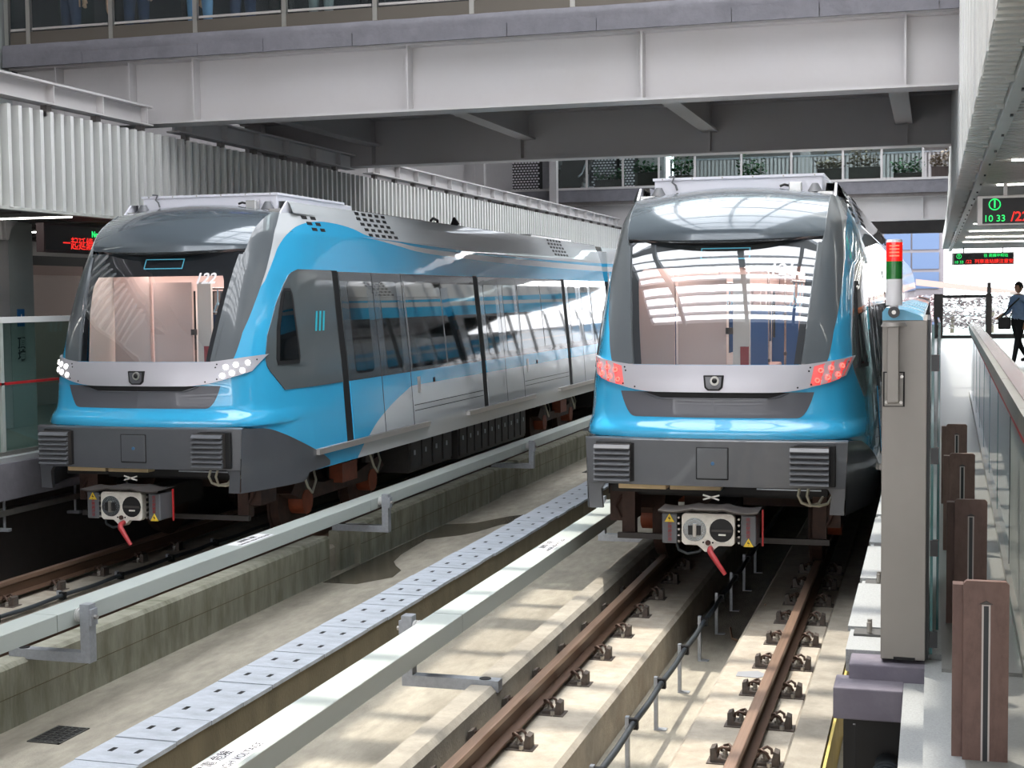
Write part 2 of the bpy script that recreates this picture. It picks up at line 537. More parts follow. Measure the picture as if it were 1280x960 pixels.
def rail(X, name_label, ys, sides, foot=True):
    r = thing('running_rail', name_label, 'rail', (X, 8.0, -.155), 'running rails')
    MB().prism([(X + a, b) for a, b in head[5:12]] + [(X + head[12][0], head[12][1])], 'y', YN, 60).build('web_and_foot', M['rust_rail'], r)
    MB().prism([(X + a, b) for a, b in head[:5]] + [(X + .010, -.05), (X - .010, -.05), (X + head[13][0], head[13][1])], 'y', YN, 60).build('rail_head', M['rail_head'], r)
    MB().box(X - .10, X + .10, YN, 60, ZP - .002, ZP + .046).build('rail_seat', M['rust_rail'], r) if foot else None
    for y in ys:
        for sd in sides:
            f = inst(FB, 'fastener', r, (X + sd * .128, y, ZP), 0 if sd > 0 else math.pi)
            for me, nm in ((FC, 'spring_clip'), (FBO, 'bolt')):
                c = bpy.data.objects.new(nm, me)
                COL.objects.link(c)
                c.parent = f
YF = [8.40 + .757 * k for k in range(-3, 9)]
rail(XR - .7525, 'rusty running rail of the right track beside the concrete curb', YF, (1, -1), False)
rail(XR + .7525, 'rusty running rail of the right track nearest the platform', [y + .05 for y in YF], (1, -1), False)
YFL = [8.95 + .757 * k for k in range(-3, 8)]
rail(XL - .7525, 'rusty running rail at the left edge, partly hidden under the white-lamped train', YFL, (1,), False)
rail(XL + .7525, 'rusty running rail of the left track behind the white power rail', YFL, (1, -1), False)

# ------------------------------------------------------------------ cable on posts along the trough
ORD = ['nearest the camera', 'second along', 'third along', 'fourth along', 'fifth along', 'sixth along', 'seventh along', 'eighth along', 'ninth along', 'tenth along', 'eleventh along', 'twelfth along']
def cable_run(x, y0, y1, label, glabel, first, n):
    grp = 'cable posts in the track trough'
    pts = []
    yy = y0
    while yy < y1:
        sag = .010 * math.sin((yy - first) * math.pi) ** 2
        pts.append((x + .035, yy, -.16 - sag))
        yy += .125
    cb = tag(MB().tube(pts, .021, 8).build('cable', M['cable'], None, smooth=60), label, 'cable')
    for k in range(n):
        y = first + k * 1.0
        MB().box(x + .006, x + .064, y - .02, y + .02, -.20, -.13).build('cable_clip', M['black'], cb)
        p = thing('cable_post', glabel + ', ' + ORD[k], 'post', (x, y, ZF), grp)
        MB().box(x - .02, x + .005, y - .02, y + .02, ZF, -.12).build('upright', M['galv'], p)
        MB().box(x - .02, x + .07, y - .03, y + .03, ZF, ZF + .008).build('foot_plate', M['galv'], p)
cable_run(-1.86, 4.0, 24.0, 'dark cable clipped to the short posts in the trough of the right track',
          'short galvanised cable post in the right track trough', 7.95, 9)
cable_run(-7.84, 4.0, 24.0, 'dark cable running along the left track trough behind the white power rail',
          'short galvanised cable post in the left track trough', 10.6, 5)
tag(MB().tube([(-1.75, 13.0, -.45), (-1.7, 12.75, -.488), (-1.6, 12.65, -.488), (-1.5, 12.7, -.45), (-1.42, 12.9, -.195)], .011, 6).build('hose', pm('hose', (150, 120, 96), 0.6), None, smooth=60),
    'thin tan hose lying across the trough under the right train', 'hose')
tag(MB().prism([(-1.36, 10.4), (-1.2, 10.38), (-1.13, 10.47), (-1.22, 10.58), (-1.36, 10.52)], 'z', ZP, ZP + .004).build('mortar_patch', pm('mortar', (140, 142, 146), 0.8)),
    'small grey mortar patch on the plinth beside the right rail', 'patch')

# ------------------------------------------------------------------ power rails (white covered) on brackets
def power_rail(X, sgn, label, names, zt=.40):
    """X track centre, sgn -1: rail left of the track, +1: right of it."""
    xin, xout = X + sgn * 1.30, X + sgn * 1.515
    x0, x1 = min(xin, xout), max(xin, xout)
    pr = thing('power_rail', label, 'power rail', ((x0 + x1) / 2, 9.0, .29), 'covered power rails')
    bj = 0
    cuts = [YN] + [y + .25 * sgn * -1 for y in BR_Y] + [46]
    for a, b_ in zip(cuts, cuts[1:]):
        MB().prism([(x0, zt - .125), (x1, zt - .125), (x1, zt - .004), (x1 - .004, zt), (x0 + .004, zt), (x0, zt - .004)], 'y', a + .004, b_ - .004).build('cover_length', M['pr_white'], pr)
        MB().box(x0 + .01, x1 - .01, a - .02, a + .02, zt - .118, zt - .005).build('joint_sleeve', M['seam'], pr)
    MB().box(x0 + .05, x1 - .05, YN, 46, zt - .145, zt - .125).build('conductor', M['black'], pr)
    for i, y in enumerate(BR_Y):
        if i == 0:
            continue
        xp0, xp1 = X + sgn * 1.565, X + sgn * 1.64
        pa, pb = min(xp0, xp1), max(xp0, xp1)
        br = thing('rail_bracket', names[i], 'bracket', ((pa + pb) / 2, y, -.05), 'power rail brackets')
        MB().box(pa, pb, y - .045, y + .045, -.045, zt + .035).build('upright', M['galv'], br)
        xa = X + sgn * 0.955
        MB().box(min(xa, xp0), max(xa, xp0), y - .045, y + .045, -.045, .03).build('arm', M['galv'], br)
        MB().cyl((X + sgn * 1.06, y, .03), (X + sgn * 1.06, y, .034), .04, 16).build('bolt_slot', M['black'], br)
        ins = MB()
        for k in range(4):
            xx = X + sgn * (1.52 + .012 * k)
            ins.cyl((xx, y, zt - .05), (xx + sgn * .007, y, zt - .05), .052 - .004 * (k % 2), 16)
        ins.cyl((X + sgn * 1.515, y, zt - .05), (X + sgn * 1.57, y, zt - .05), .03, 12)
        ins.build('insulator', M['porcelain'], br, smooth=40)
        xq = X + sgn * 1.64
        MB().box(min(xq, xq + sgn * .02), max(xq, xq + sgn * .02), y - .04, y + .04, zt - .12, zt).build('clamp_plate', M['galv'], br)
        MB().cyl((xq, y, zt - .06), (xq + sgn * .045, y, zt - .06), .017, 6).build('bolt', M['bolt'], br)
    return pr
PLN = ['galvanised bracket holding the %s power rail, %s' % ('%s', w) for w in
       ('out of view by the camera', 'nearest the camera', 'second one along', 'third one along', 'fourth one along', 'fifth one along')]
prR = power_rail(XR, -1, 'white covered power rail running beside the right track', [s % 'right' for s in PLN])
prL = power_rail(XL, 1, 'white covered power rail running above the parapet wall of the left track', [s % 'left' for s in PLN], .35)
# warning label on the near power rail
def warn(parent, x0, x1, y0, y1, sc_=1.0, zt=.40):
    MB().box(x0, x1, y0, y1, zt + .0002, zt + .0014).build('warning_label', M['decal_white'], parent)
    xm = (x0 + x1) / 2
    text('DANGER HIGH VOLTAGE', .062 * sc_, M['ink'], 'lettering', parent, plane_mtx((xm + .05 * sc_, (y0 + y1) / 2, zt + .0016), (0, 1, 0), (-1, 0, 0)))
    text('高壓電 危險', .075 * sc_, M['ink'], 'lettering', parent, plane_mtx((xm - .04 * sc_, (y0 + y1) / 2, zt + .0016), (0, 1, 0), (-1, 0, 0)))
warn(prR, -3.30, -3.13, 5.60, 6.37)
warn(prR, -3.29, -3.14, 11.78, 12.5, .9)
warn(prL, XL + 1.325, XL + 1.49, 11.75, 12.4, .85, .35)
# ================================================================== trains
WT = [(0.78, 1.315), (1.0, 1.325), (1.67, 1.28), (2.88, 1.16), (3.28, 1.09), (3.6, .97)]
YT = [(1.35, .06), (1.40, .055), (1.44, .07), (1.50, .125), (1.6, .15), (1.83, .16), (1.98, .19), (2.3, .275), (2.7, .42), (3.07, .59), (3.3, .72), (3.5, .97), (3.6, 1.2)]
FT = [(0, 0), (.25, .018), (.5, .066), (.6, .095), (.685, .127), (.747, .158), (.809, .215), (.85, .28), (.883, .365), (.915, .48), (.94, .62), (.965, .81), (.985, 1.03), (1, 1.36)]

def Wz(z):
    return itp(WT, z)

def smooth_itp(t, x):
    # Catmull-Rom through the table (monotone enough for these shapes)
    if x <= t[0][0]:
        return t[0][1]
    if x >= t[-1][0]:
        return t[-1][1]
    for i in range(len(t) - 1):
        if x <= t[i + 1][0]:
            (x1, y1), (x2, y2) = t[i], t[i + 1]
            x0, y0 = t[i - 1] if i > 0 else (2 * x1 - x2, 2 * y1 - y2)
            x3, y3 = t[i + 2] if i + 2 < len(t) else (2 * x2 - x1, 2 * y2 - y1)
            h = x2 - x1
            d1 = (y2 - y0) / (x2 - x0)
            d2 = (y3 - y1) / (x3 - x1)
            s = (x - x1) / h
            return ((2 * s ** 3 - 3 * s * s + 1) * y1 + (s ** 3 - 2 * s * s + s) * h * d1 +
                    (-2 * s ** 3 + 3 * s * s) * y2 + (s ** 3 - s * s) * h * d2)

def Y0(z):
    return smooth_itp(YT, z)

def fu(u):
    return smooth_itp(FT, u) if u < 1 else 1.36

def SP(q, z):
    """Body surface, right side (x>0). q in 0..1 sweeps the nose, q>1 runs back along the side."""
    u = min(q, 1.0)
    flare = 0.018 * max(0, 1 - abs(z - 1.37) / .12) * (1 if q < .9 else max(0, 1 - (q - .9) / .1))
    return Vector((Wz(z) * u * (1 + flare), Y0(z) + fu(u) + max(0, q - 1), z))

def q_of_y(y, z):
    d = y - Y0(z)
    if d >= 1.36:
        return 1 + d - 1.36
    lo, hi = 0.0, 1.0
    for _ in range(40):
        m_ = (lo + hi) / 2
        if fu(m_) < d:
            lo = m_
        else:
            hi = m_
    return (lo + hi) / 2

def SN(q, z):
    e = 1e-3
    a = SP(q + e, z) - SP(max(0, q - e), z)
    b_ = SP(q, z + e) - SP(q, z - e)
    n = a.cross(b_)
    n.normalize()
    return -n if n.dot(Vector((1 if q > .5 else .01, -1, 0))) < 0 and q < .98 else (n if n.x > 0 or q < .5 else -n)

def SO(q, z, off, sgn=1):
    p = SP(q, z)
    if off:
        p = p + SN(q, z) * off
    return (p.x * sgn, p.y, p.z)

def patch(mb, zs, qa, qb, n, off, sgn=1, thick=0.012, rim=True):
    """A sheet that follows the body between q limits given per height."""
    rows = []
    for z in zs:
        a, b_ = qa(z), qb(z)
        rows.append([SO(a + (b_ - a) * j / (n - 1), z, off, sgn) for j in range(n)])
    mb.grid(rows)
    if rim:
        back = []
        for z in zs:
            a, b_ = qa(z), qb(z)
            back.append([SO(a + (b_ - a) * j / (n - 1), z, off - thick, sgn) for j in range(n)])
        loop = [(0, j) for j in range(n)] + [(i, n - 1) for i in range(1, len(zs))] + [(len(zs) - 1, j) for j in range(n - 2, -1, -1)] + [(i, 0) for i in range(len(zs) - 2, 0, -1)]
        top = [rows[i][j] for i, j in loop] + [rows[0][0]]
        bot = [back[i][j] for i, j in loop] + [back[0][0]]
        mb.grid([top, bot])
    return mb

def ypatch(mb, zs, ya, yb, n, off, sgn=1, thick=0.012):
    fa = ya if callable(ya) else (lambda z: ya)
    fb = yb if callable(yb) else (lambda z: yb)
    return patch(mb, zs, lambda z: q_of_y(fa(z), z), lambda z: q_of_y(fb(z), z), n, off, sgn, thick)

# ---- livery: blue with white sweeps, painted in the car's own y/z coordinates
def livery():
    m, nt, b = newmat('train_livery')
    N, L = nt.nodes, nt.links
    tc = N.new('ShaderNodeTexCoord')
    sp = N.new('ShaderNodeSeparateXYZ')
    L.new(tc.outputs['Object'], sp.inputs[0])
    y, z = sp.outputs[1], sp.outputs[2]
    def mth(op, a, b_=None):
        n = N.new('ShaderNodeMath')
        n.operation = op
        for i, v in enumerate((a, b_)):
            if v is None:
                continue
            if isinstance(v, (int, float)):
                n.inputs[i].default_value = v
            else:
                L.new(v, n.inputs[i])
        return n.outputs[0]
    def curve(src, pts, dom, rng):
        t = mth('DIVIDE', src, dom)
        fc = N.new('ShaderNodeFloatCurve')
        cu = fc.mapping.curves[0]
        P = [(p / dom, v / rng) for p, v in pts]
        cu.points[0].location = P[0]
        cu.points[1].location = P[-1]
        for p in P[1:-1]:
            cu.points.new(*p)
        for p in cu.points:
            p.handle_type = 'AUTO'
        fc.mapping.use_clip = False
        fc.mapping.update()
        L.new(t, fc.inputs['Value'])
        return mth('MULTIPLY', fc.outputs[0], rng)
    zA = curve(y, [(0, 2.6), (.75, 2.70), (.9, 2.83), (1.06, 2.99), (1.24, 3.16), (1.5, 3.3), (1.77, 3.38), (2.14, 3.43), (2.55, 3.44), (3.17, 3.40), (3.6, 3.33), (4.4, 3.3), (20, 3.3)], 20, 4)
    zB = curve(y, [(0, 3.31), (3.4, 3.31), (4.4, 3.29), (5.2, 3.25), (6.8, 3.22), (9.7, 3.2), (20, 3.2)], 20, 4)
    zC = curve(y, [(0, 3.31), (3.4, 3.31), (4.4, 3.25), (5.2, 3.19), (6.8, 3.15), (9.7, 3.11), (20, 3.11)], 20, 4)
    yD = curve(z, [(0, 1.6), (.84, 2.62), (1.02, 2.88), (1.23, 3.36), (1.51, 4.41), (1.7, 5.3), (4, 5.3)], 4, 20)
    topw = mth('GREATER_THAN', z, zA)
    st = mth('MULTIPLY', mth('LESS_THAN', z, zB), mth('GREATER_THAN', z, zC))
    low = mth('MULTIPLY', mth('GREATER_THAN', y, yD), mth('LESS_THAN', z, 1.50))
    white = mth('MAXIMUM', mth('MAXIMUM', topw, st), low)
    band = mth('MULTIPLY', mth('MULTIPLY', mth('GREATER_THAN', z, 1.675), mth('LESS_THAN', z, 2.89)), mth('GREATER_THAN', y, 2.0))
    n1 = N.new('ShaderNodeTexNoise')
    n1.inputs['Scale'].default_value = 2
    L.new(tc.outputs['Object'], n1.inputs['Vector'])
    mx = N.new('ShaderNodeMix')
    mx.data_type = 'RGBA'
    L.new(white, mx.inputs[0])
    mx.inputs[6].default_value = (*lin((60, 176, 224)), 1)
    mx.inputs[7].default_value = (*lin((206, 210, 212)), 1)
    m2 = N.new('ShaderNodeMix')
    m2.data_type = 'RGBA'
    L.new(band, m2.inputs[0])
    L.new(mx.outputs[2], m2.inputs[6])
    m2.inputs[7].default_value = (*lin((62, 68, 72)), 1)
    L.new(m2.outputs[2], b.inputs['Base Color'])
    b.inputs['Roughness'].default_value = 0.22
    b.inputs['Coat Weight'].default_value = 1.0
    b.inputs['Coat Roughness'].default_value = 0.02
    b.inputs['Coat IOR'].default_value = 1.6
    # the sheet metal is slightly wavy, which ripples its mirror image
    n2 = N.new('ShaderNodeTexNoise')
    n2.inputs['Scale'].default_value = 3.0
    mp = N.new('ShaderNodeMapping')
    mp.inputs['Scale'].default_value = (1, .5, 1.4)
    L.new(tc.outputs['Object'], mp.inputs[0])
    L.new(mp.outputs[0], n2.inputs['Vector'])
    bp = N.new('ShaderNodeBump')
    bp.inputs['Strength'].default_value = 0.06
    bp.inputs['Distance'].default_value = 0.02
    L.new(n2.outputs[0], bp.inputs['Height'])
    L.new(bp.outputs[0], b.inputs['Coat Normal'])
    return m
M['livery'] = livery()
M['mask'] = pm('mask_grey', (92, 98, 102), 0.3, coat=0.8)
M['dome'] = pm('dome_grey', (98, 108, 116), 0.16, coat=1.0, metal=0.25)
M['bumper'] = pm('bumper_grey', (84, 86, 90), 0.28, coat=0.6, var=0.04)
M['inset'] = pm('inset_grey', (88, 88, 94), 0.4, coat=0.4)
M['cabpanel'] = pm('cab_panel_grey', (92, 98, 100), 0.2, coat=1.0)
M['grille'] = pm('grille_slat', (98, 100, 104), 0.45)
M['band'] = pm('lamp_band_silver', (196, 194, 200), 0.35, metal=0.35)
M['screen_glass'] = glass_mat('windshield_glass', (0.86, 0.88, 0.88), 1.52, 3.6)
M['side_glass'] = pm('tinted_glass', (14, 18, 20), 0.03, coat=1.0, ior=1.7)
M['roof_alu'] = pm('roof_sheet', (200, 200, 198), 0.25, metal=0.5)
M['roof_white'] = pm('roof_white', (228, 228, 236), 0.5)
M['frit'] = pm('frit_black', (18, 24, 32), 0.3)
M['bogie'] = pm('bogie_rust', (60, 38, 29), 0.7, var=0.35, vscale=9, dirt=(40, 26, 20), dscale=6, damt=0.8)
M['bogie_orange'] = pm('bogie_orange', (126, 60, 34), 0.6, var=0.2, vscale=9)
M['under_black'] = pm('underframe_black', (30, 28, 28), 0.7, var=0.3, vscale=6)
M['under_box'] = pm('underframe_box', (60, 56, 54), 0.6, var=0.25, vscale=5)
M['hosew'] = pm('hose_pale', (176, 170, 150), 0.6)
M['int_wall'] = pm('cabin_lining', (216, 196, 190), 0.55)
M['int_wall2'] = pm('cabin_side_white', (214, 212, 208), 0.5)
M['int_floor'] = pm('cabin_floor', (110, 104, 104), 0.6)
M['int_seat'] = pm('cabin_seat', (178, 150, 142), 0.5)
M['int_blue'] = pm('cabin_blue', (36, 84, 140), 0.4)
M['int_lamp'] = pm('cabin_lamp', (250, 250, 250), 0.4, emit=(255, 232, 224), estr=15.0)
M['pole'] = pm('grab_pole', (190, 186, 184), 0.25, metal=0.8)
M['strap'] = pm('strap_ring', (128, 176, 200), 0.4)
M['lamp_white'] = pm('headlamp_lit', (255, 255, 255), 0.3, emit=(255, 252, 246), estr=6.0)
M['lamp_red'] = pm('tail_lamp_lit', (255, 70, 60), 0.3, emit=(255, 60, 52), estr=5.0)
M['glow_red'] = pm('tail_glow', (226, 120, 118), 0.3, coat=0.5, emit=(255, 60, 60), estr=0.25)  # tail lamp glow put into colour and a weak emission
M['coupler_white'] = pm('coupler_white', (220, 216, 206), 0.45, var=0.05, dirt=(150, 140, 128), dscale=9, damt=0.4)
M['steel_cup'] = pm('coupler_cup', (170, 178, 184), 0.2, metal=0.9)
M['ebox'] = pm('coupler_box', (96, 98, 102), 0.45)
M['warn_yellow'] = pm('warning_yellow', (240, 206, 60), 0.5)
M['handle'] = pm('coupler_handle', (178, 58, 62), 0.4, var=0.08)
M['redtext'] = pm('red_lettering', (150, 50, 54), 0.5)
M['blue_lock'] = pm('blue_lock', (58, 104, 142), 0.4)
M['cyan'] = pm('cyan_logo', (40, 186, 206), 0.4)
M['display'] = pm('display_frame', (60, 150, 180), 0.4, emit=(110, 200, 225), estr=0.5)
M['tan'] = pm('tan_duct', (206, 180, 138), 0.6)

XW = [(1.985, .765), (2.3, .80), (3.06, .87)]
def qw(z):
    return itp(XW, z) / Wz(z)
GREY = [(1.98, .345), (2.01, .361), (2.28, .482), (2.55, .662), (2.78, .831), (3.1, 1.07), (3.28, 1.194), (3.47, 1.441), (3.50, 1.48)]
XD = [(3.06, .875), (3.116, .884), (3.3, .895), (3.5, .90)]
def qd(z):
    return min(.985, itp(XD, z) / Wz(z))
CAB = [(1.67, .91), (1.76, .81), (1.87, .70), (1.92, .664), (2.0, .658), (2.23, .738), (2.55, .961), (2.74, 1.141), (2.85, 1.274), (2.895, 1.40), (2.905, 1.5)]
REAR = 16.0

def make_train(X, Y, number, lit, label, lamp):
    t = thing('metro_train', label, 'train', (X, Y, 0), 'metro trains')
    # child things of the car keep the car's own coordinates: local=True
    def B(mb, name, mat, parent=None, **k):
        return mb.build(name, mat, parent or t, local=True, **k)
    # ---------------- shell
    mb = MB()
    qrear = lambda z: q_of_y(REAR, z)
    for sg in (1, -1):
        # nose below the windshield plus sides
        for (za, zb, qa, nz) in ((1.355, 1.985, lambda z: 0.0, 36), (1.985, 3.06, lambda z: qw(z), 50), (3.06, 3.5, lambda z: qd(z), 20)):
            rows = []
            for z in lspace(za, zb, nz):
                a = qa(z)
                qs = [a + (1 - a) * j / 64 for j in range(65)] + [1 + (qrear(z) - 1) * k / 10 for k in range(1, 11)]
                rows.append([SO(q, z, 0, sg) for q in qs])
            mb.grid(rows)
        # low side behind the bumper
        rows = []
        for z in lspace(0.80, 1.355, 14):
            ys_ = itp([(.80, 1.6), (.87, 1.68), (.94, 1.55), (1.01, 1.37), (1.07, 1.2), (1.155, .96), (1.245, .71), (1.315, .45), (1.345, .25), (1.36, .2)], z)
            qs_ = q_of_y(ys_, 1.36)
            qs_ = min(qs_, .9999)
            qs = [qs_ + (1 - qs_) * j / 30 for j in range(31)] + [1 + max(0, q_of_y(ys_, 1.36) - 1) + (qrear(1.36) - 1 - max(0, q_of_y(ys_, 1.36) - 1)) * k / 10 for k in range(1, 11)]
            rows.append([(Wz(z) * min(q, 1) * sg, Y0(1.36) + fu(min(q, 1)) + max(0, q - 1), z) for q in qs])
        mb.grid(rows)
        # fairing from the fold to the roof
        rows = []
        for (x, z) in ((Wz(3.5), 3.5), (.965, 3.60), (.94, 3.625), (.84, 3.63), (.83, 3.50), (0, 3.51)):
            rows.append([(x * sg, y, z) for y in (lspace(1.66, REAR, 8))])
        mb.grid(rows)
    mb.grid([[(-1.2, REAR, .9), (-1.1, REAR, 3.5)], [(1.2, REAR, .9), (1.1, REAR, 3.5)]])
    B(mb, 'body_shell', M['livery'], smooth=35, weld=True)
    # gutter fold line above the windows
    for sg in (1, -1):
        B(ypatch(MB(), [3.295, 3.305], 1.5, REAR, 12, .006, sg, .008), 'fold_moulding', M['livery'])
    # ---------------- grey mask pillars
    for sg in (1, -1):
        zs = lspace(1.98, 3.06, 20)
        mb = patch(MB(), zs, qw, lambda z: q_of_y(itp(GREY, z), z), 9, .006, sg, .02)
        zs2 = lspace(3.06, 3.495, 10)
        patch(mb, zs2, lambda z: qd(z), lambda z: max(qd(z) + .001, q_of_y(itp(GREY, z), z)), 9, .006, sg, .02)
        B(mb, 'mask_pillar', M['mask'], smooth=40)
        # bright inner reveal beside the glass
        rv = MB()
        patch(rv, lspace(1.99, 3.04, 16), lambda z: qw(z) - .028, lambda z: qw(z) + .006, 3, .011, sg, .03)
        B(rv, 'glass_trim', M['mask'], smooth=50)
    # ---------------- roof dome with visor lip
    rows = []
    NX = 25
    def domerow(s):
        # s 0..1 from the lip to the roof
        ze = 3.145 + (3.495 - 3.145) * math.sin(s * math.pi / 2)
        qe = qd(max(3.06, ze))
        pe = SP(qe, ze)
        yc = .605 + (1.70 - .605) * (1 - math.cos(s * math.pi / 2)) ** .9
        zc = 3.115 + (3.615 - 3.115) * math.sin(s * math.pi / 2) ** .95
        r = []
        for j in range(NX):
            k = -1 + 2 * j / (NX - 1)
            w_ = abs(k) ** 2.3
            r.append((pe.x * k, yc + (pe.y - yc) * w_, zc + (ze - zc) * abs(k) ** 2.0))
        return r
    lip_under = [(x, y + .07, z - .06) for x, y, z in domerow(0)]
    lip_mid = [(x, y + .004, z - .04) for x, y, z in domerow(0)]
    rows = [lip_under, lip_mid] + [domerow(s) for s in lspace(0, 1, 18)]
    B(MB().grid(rows), 'roof_dome', M['dome'], smooth=40)
    # dark gap beneath the lip
    gp = MB().grid([[(x * .985, y + .06, z - .05) for x, y, z in domerow(0)], [(x * .98, y + .11, z - .085) for x, y, z in domerow(0)]])
    B(gp, 'visor_gap', M['seam'])
    # ---------------- windshield
    def GY_(x, z):
        # the pane is flatter across than the bodywork around it
        xe = itp(XW, z)
        fe = fu(xe / Wz(z))
        return Y0(z) + fe - (fe - fu(abs(x) / Wz(z))) * .35
    zs = lspace(1.985, 3.07, 22)
    rows = []
    for z in zs:
        xw = itp(XW, z)
        rows.append([(xw * k, GY_(xw * k, z) + .012, z) for k in lspace(-1, 1, 25)])
    ws = B(MB().grid(rows), 'windshield', M['screen_glass'], smooth=60)
    # black printed border behind the glass, with a clear centre
    fr = MB()
    def wsp(x, z, d):
        return (x, GY_(x, z) + d, z)
    def xin(z):
        return itp(XW, z) - .10 - max(0, z - 2.74) * .5
    fr.grid([[wsp(itp(XW, z) * k, z, .028) for k in lspace(-1, 1, 25)] for z in lspace(2.83, 3.07, 8)])
    for sg in (1, -1):
        fr.grid([[wsp(sg * (xin(z) + (itp(XW, z) - xin(z)) * k), z, .028) for k in (0, .33, .66, 1)] for z in lspace(1.985, 2.83, 16)])
    B(fr, 'printed_border', M['frit'], ws, smooth=60)
    # destination display frame
    dp = MB()
    for (x0, x1, z0, z1) in ((-.19, .25, 2.905, 2.915), (-.19, .25, 3.0, 3.008), (-.19, -.18, 2.905, 3.0), (.24, .25, 2.905, 3.0)):
        dp.grid([[wsp(x, z, .022) for x in lspace(x0, x1, 6)] for z in (z0, z1)])
    B(dp, 'display_outline', M['display'], ws)
    nm = text(number, .15, M['decal_white'], 'car_number', None, Matrix.Identity(4), .0005, shear=.12, bold=.003)
    # bend the digits onto the glass
    for v in nm.data.vertices:
        x, z = .535 + v.co.x, 2.80 + v.co.y
        v.co = Vector((x, GY_(x, z) + .006 - v.co.z, z))
    nm.parent = ws
    # ---------------- lamp band
    rows = []
    for k in lspace(-1, 1, 61):
        a = abs(k)
        hi = 1.978 + .066 * max(0, (a - .62) / .38) ** 1.3
        lo = 1.748 + .135 * max(0, (a - .45) / .55) ** 1.9
        xh, xl = 1.139 * k, 1.075 * k
        col = []
        for s in lspace(0, 1, 7):
            x, z = xl + (xh - xl) * s, lo + (hi - lo) * s
            q = abs(x) / Wz(z)
            col.append(SO(q, z, .026, 1 if x >= 0 else -1))
        col = [SO(abs(xl) / Wz(lo), lo, -.01, 1 if k >= 0 else -1)] + col + [SO(abs(xh) / Wz(hi), hi, -.01, 1 if k >= 0 else -1)]
        rows.append(col)
    mb = MB().grid(rows)
    for r in (rows[0], rows[-1]):
        sg = -1 if r is rows[0] else 1
        mb.grid([r, [(p[0] - sg * .012, p[1] + .03, p[2]) for p in r]])
    bd = B(mb, 'lamp_band', M['band'], smooth=35)
    LP_ = [(.884, 1.928), (.963, 1.949), (1.044, 1.966), (.858, 1.847), (.939, 1.871), (1.016, 1.894)]
    for sg in (1, -1):
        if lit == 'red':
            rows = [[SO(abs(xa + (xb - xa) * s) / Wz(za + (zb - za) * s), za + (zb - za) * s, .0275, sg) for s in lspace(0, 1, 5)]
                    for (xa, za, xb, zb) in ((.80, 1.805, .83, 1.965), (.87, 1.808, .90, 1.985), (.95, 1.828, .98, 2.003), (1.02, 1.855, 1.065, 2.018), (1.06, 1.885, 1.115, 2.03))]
            B(MB().grid(rows), 'tail_glow', M['glow_red'], bd, smooth=60)  # painted red glow on the band around the tail lamps
        for (x, z) in LP_:
            q = x / Wz(z)
            n = SN(q, z)
            p = SP(q, z) + n * .026
            p = Vector((p.x * sg, p.y, p.z))
            n = Vector((n.x * sg, n.y, n.z))
            lp = MB()
            if lit == 'red':
                ring = []
                e1 = n.orthogonal().normalized()
                e2 = n.cross(e1)
                for a in range(17):
                    an = 2 * math.pi * a / 16
                    ring.append(p + n * .008 + (e1 * math.cos(an) + e2 * math.sin(an)) * .017)
                lp.tube(ring, .006, 6, False)
                B(lp, 'tail_lamp', M['lamp_red'], bd, smooth=60)
            else:
                lp.cyl(p, p + n * .008, .026, 14, .022)
                B(lp, 'headlamp', M['lamp_white'], bd, smooth=60)
        for (x, z) in ((.80, 1.955), (.79, 1.925), (.81, 1.815), (.70, 1.79), (1.09, 1.995)):
            q = x / Wz(z)
            n = SN(q, z)
            p = SP(q, z) + n * .026
            B(MB().cyl((p.x * sg, p.y, p.z), (p.x * sg + n.x * sg * .003, p.y + n.y * .003, p.z), .008, 8), 'screw', M['seam'], bd)
    # front camera in a shield frame
    y = Y0(1.83) - .03
    outer = [(-.088, 1.898), (.088, 1.898), (.078, 1.79), (.05, 1.765), (-.05, 1.765), (-.078, 1.79)]
    cm = B(MB().prism(outer, 'y', y - .012, y + .05), 'camera_frame', M['seam'], bevel=.006)
    inner = [(x * .80, 1.833 + (z - 1.833) * .80) for x, z in outer]
    B(MB().prism(inner, 'y', y - .016, y), 'camera_face', M['inset'], cm)
    B(MB().cyl((.012, y - .03, 1.85), (.012, y, 1.85), .038, 20, .044), 'camera_bezel', M['steel'], cm, smooth=40)
    B(MB().sphere((.012, y - .026, 1.852), .024, 14, 9), 'camera_lens', M['black'], cm, smooth=60)
    # ---------------- grey inset below the band
    def inx(z):
        k = (z - 1.53) / .215
        return .70 + .14 * min(1, k) ** .45 if k > 0 else .70
    zs = [1.53, 1.535, 1.545, 1.56, 1.59, 1.63, 1.68, 1.75]
    mb = MB()
    for sg in (1, -1):
        patch(mb, zs, lambda z: 0, lambda z: inx(z) / Wz(z), 12, .004, sg, .006)
    B(mb, 'lower_panel', M['inset'], smooth=40)
    mb = MB()
    for sg in (1, -1):
        patch(mb, lspace(1.695, 1.75, 4), lambda z: 0, lambda z: (.45 + 3.2 * (z - 1.695)) / Wz(z), 10, .008, sg, .004)
    B(mb, 'air_gap', M['seam'], smooth=40)
    mb = MB()
    pts = []
    for k in lspace(-1, 1, 31):
        x = .63 * k
        z = 1.693 + .05 * max(0, (abs(k) - .72) / .28) ** 1.5
        pts.append(SO(abs(x) / Wz(z), z, .010, 1 if x >= 0 else -1))
    B(MB().tube(pts, .006, 6), 'air_gap_lip', M['inset'], smooth=60)
    # ---------------- bumper skirt
    def bx(z):
        return 1.10 + .032 * (z - .72) / .63
    def by(x):
        return .045 + .080 * (abs(x) / 1.13) ** 2.2
    mb = MB()
    bev = [(1.352, .03), (1.345, .006), (1.335, 0)]
    zr = [(1.354, .05)] + bev + [(1.2, 0), (1.05, 0), (.945, 0)]
    xs = lspace(-1, 1, 33)
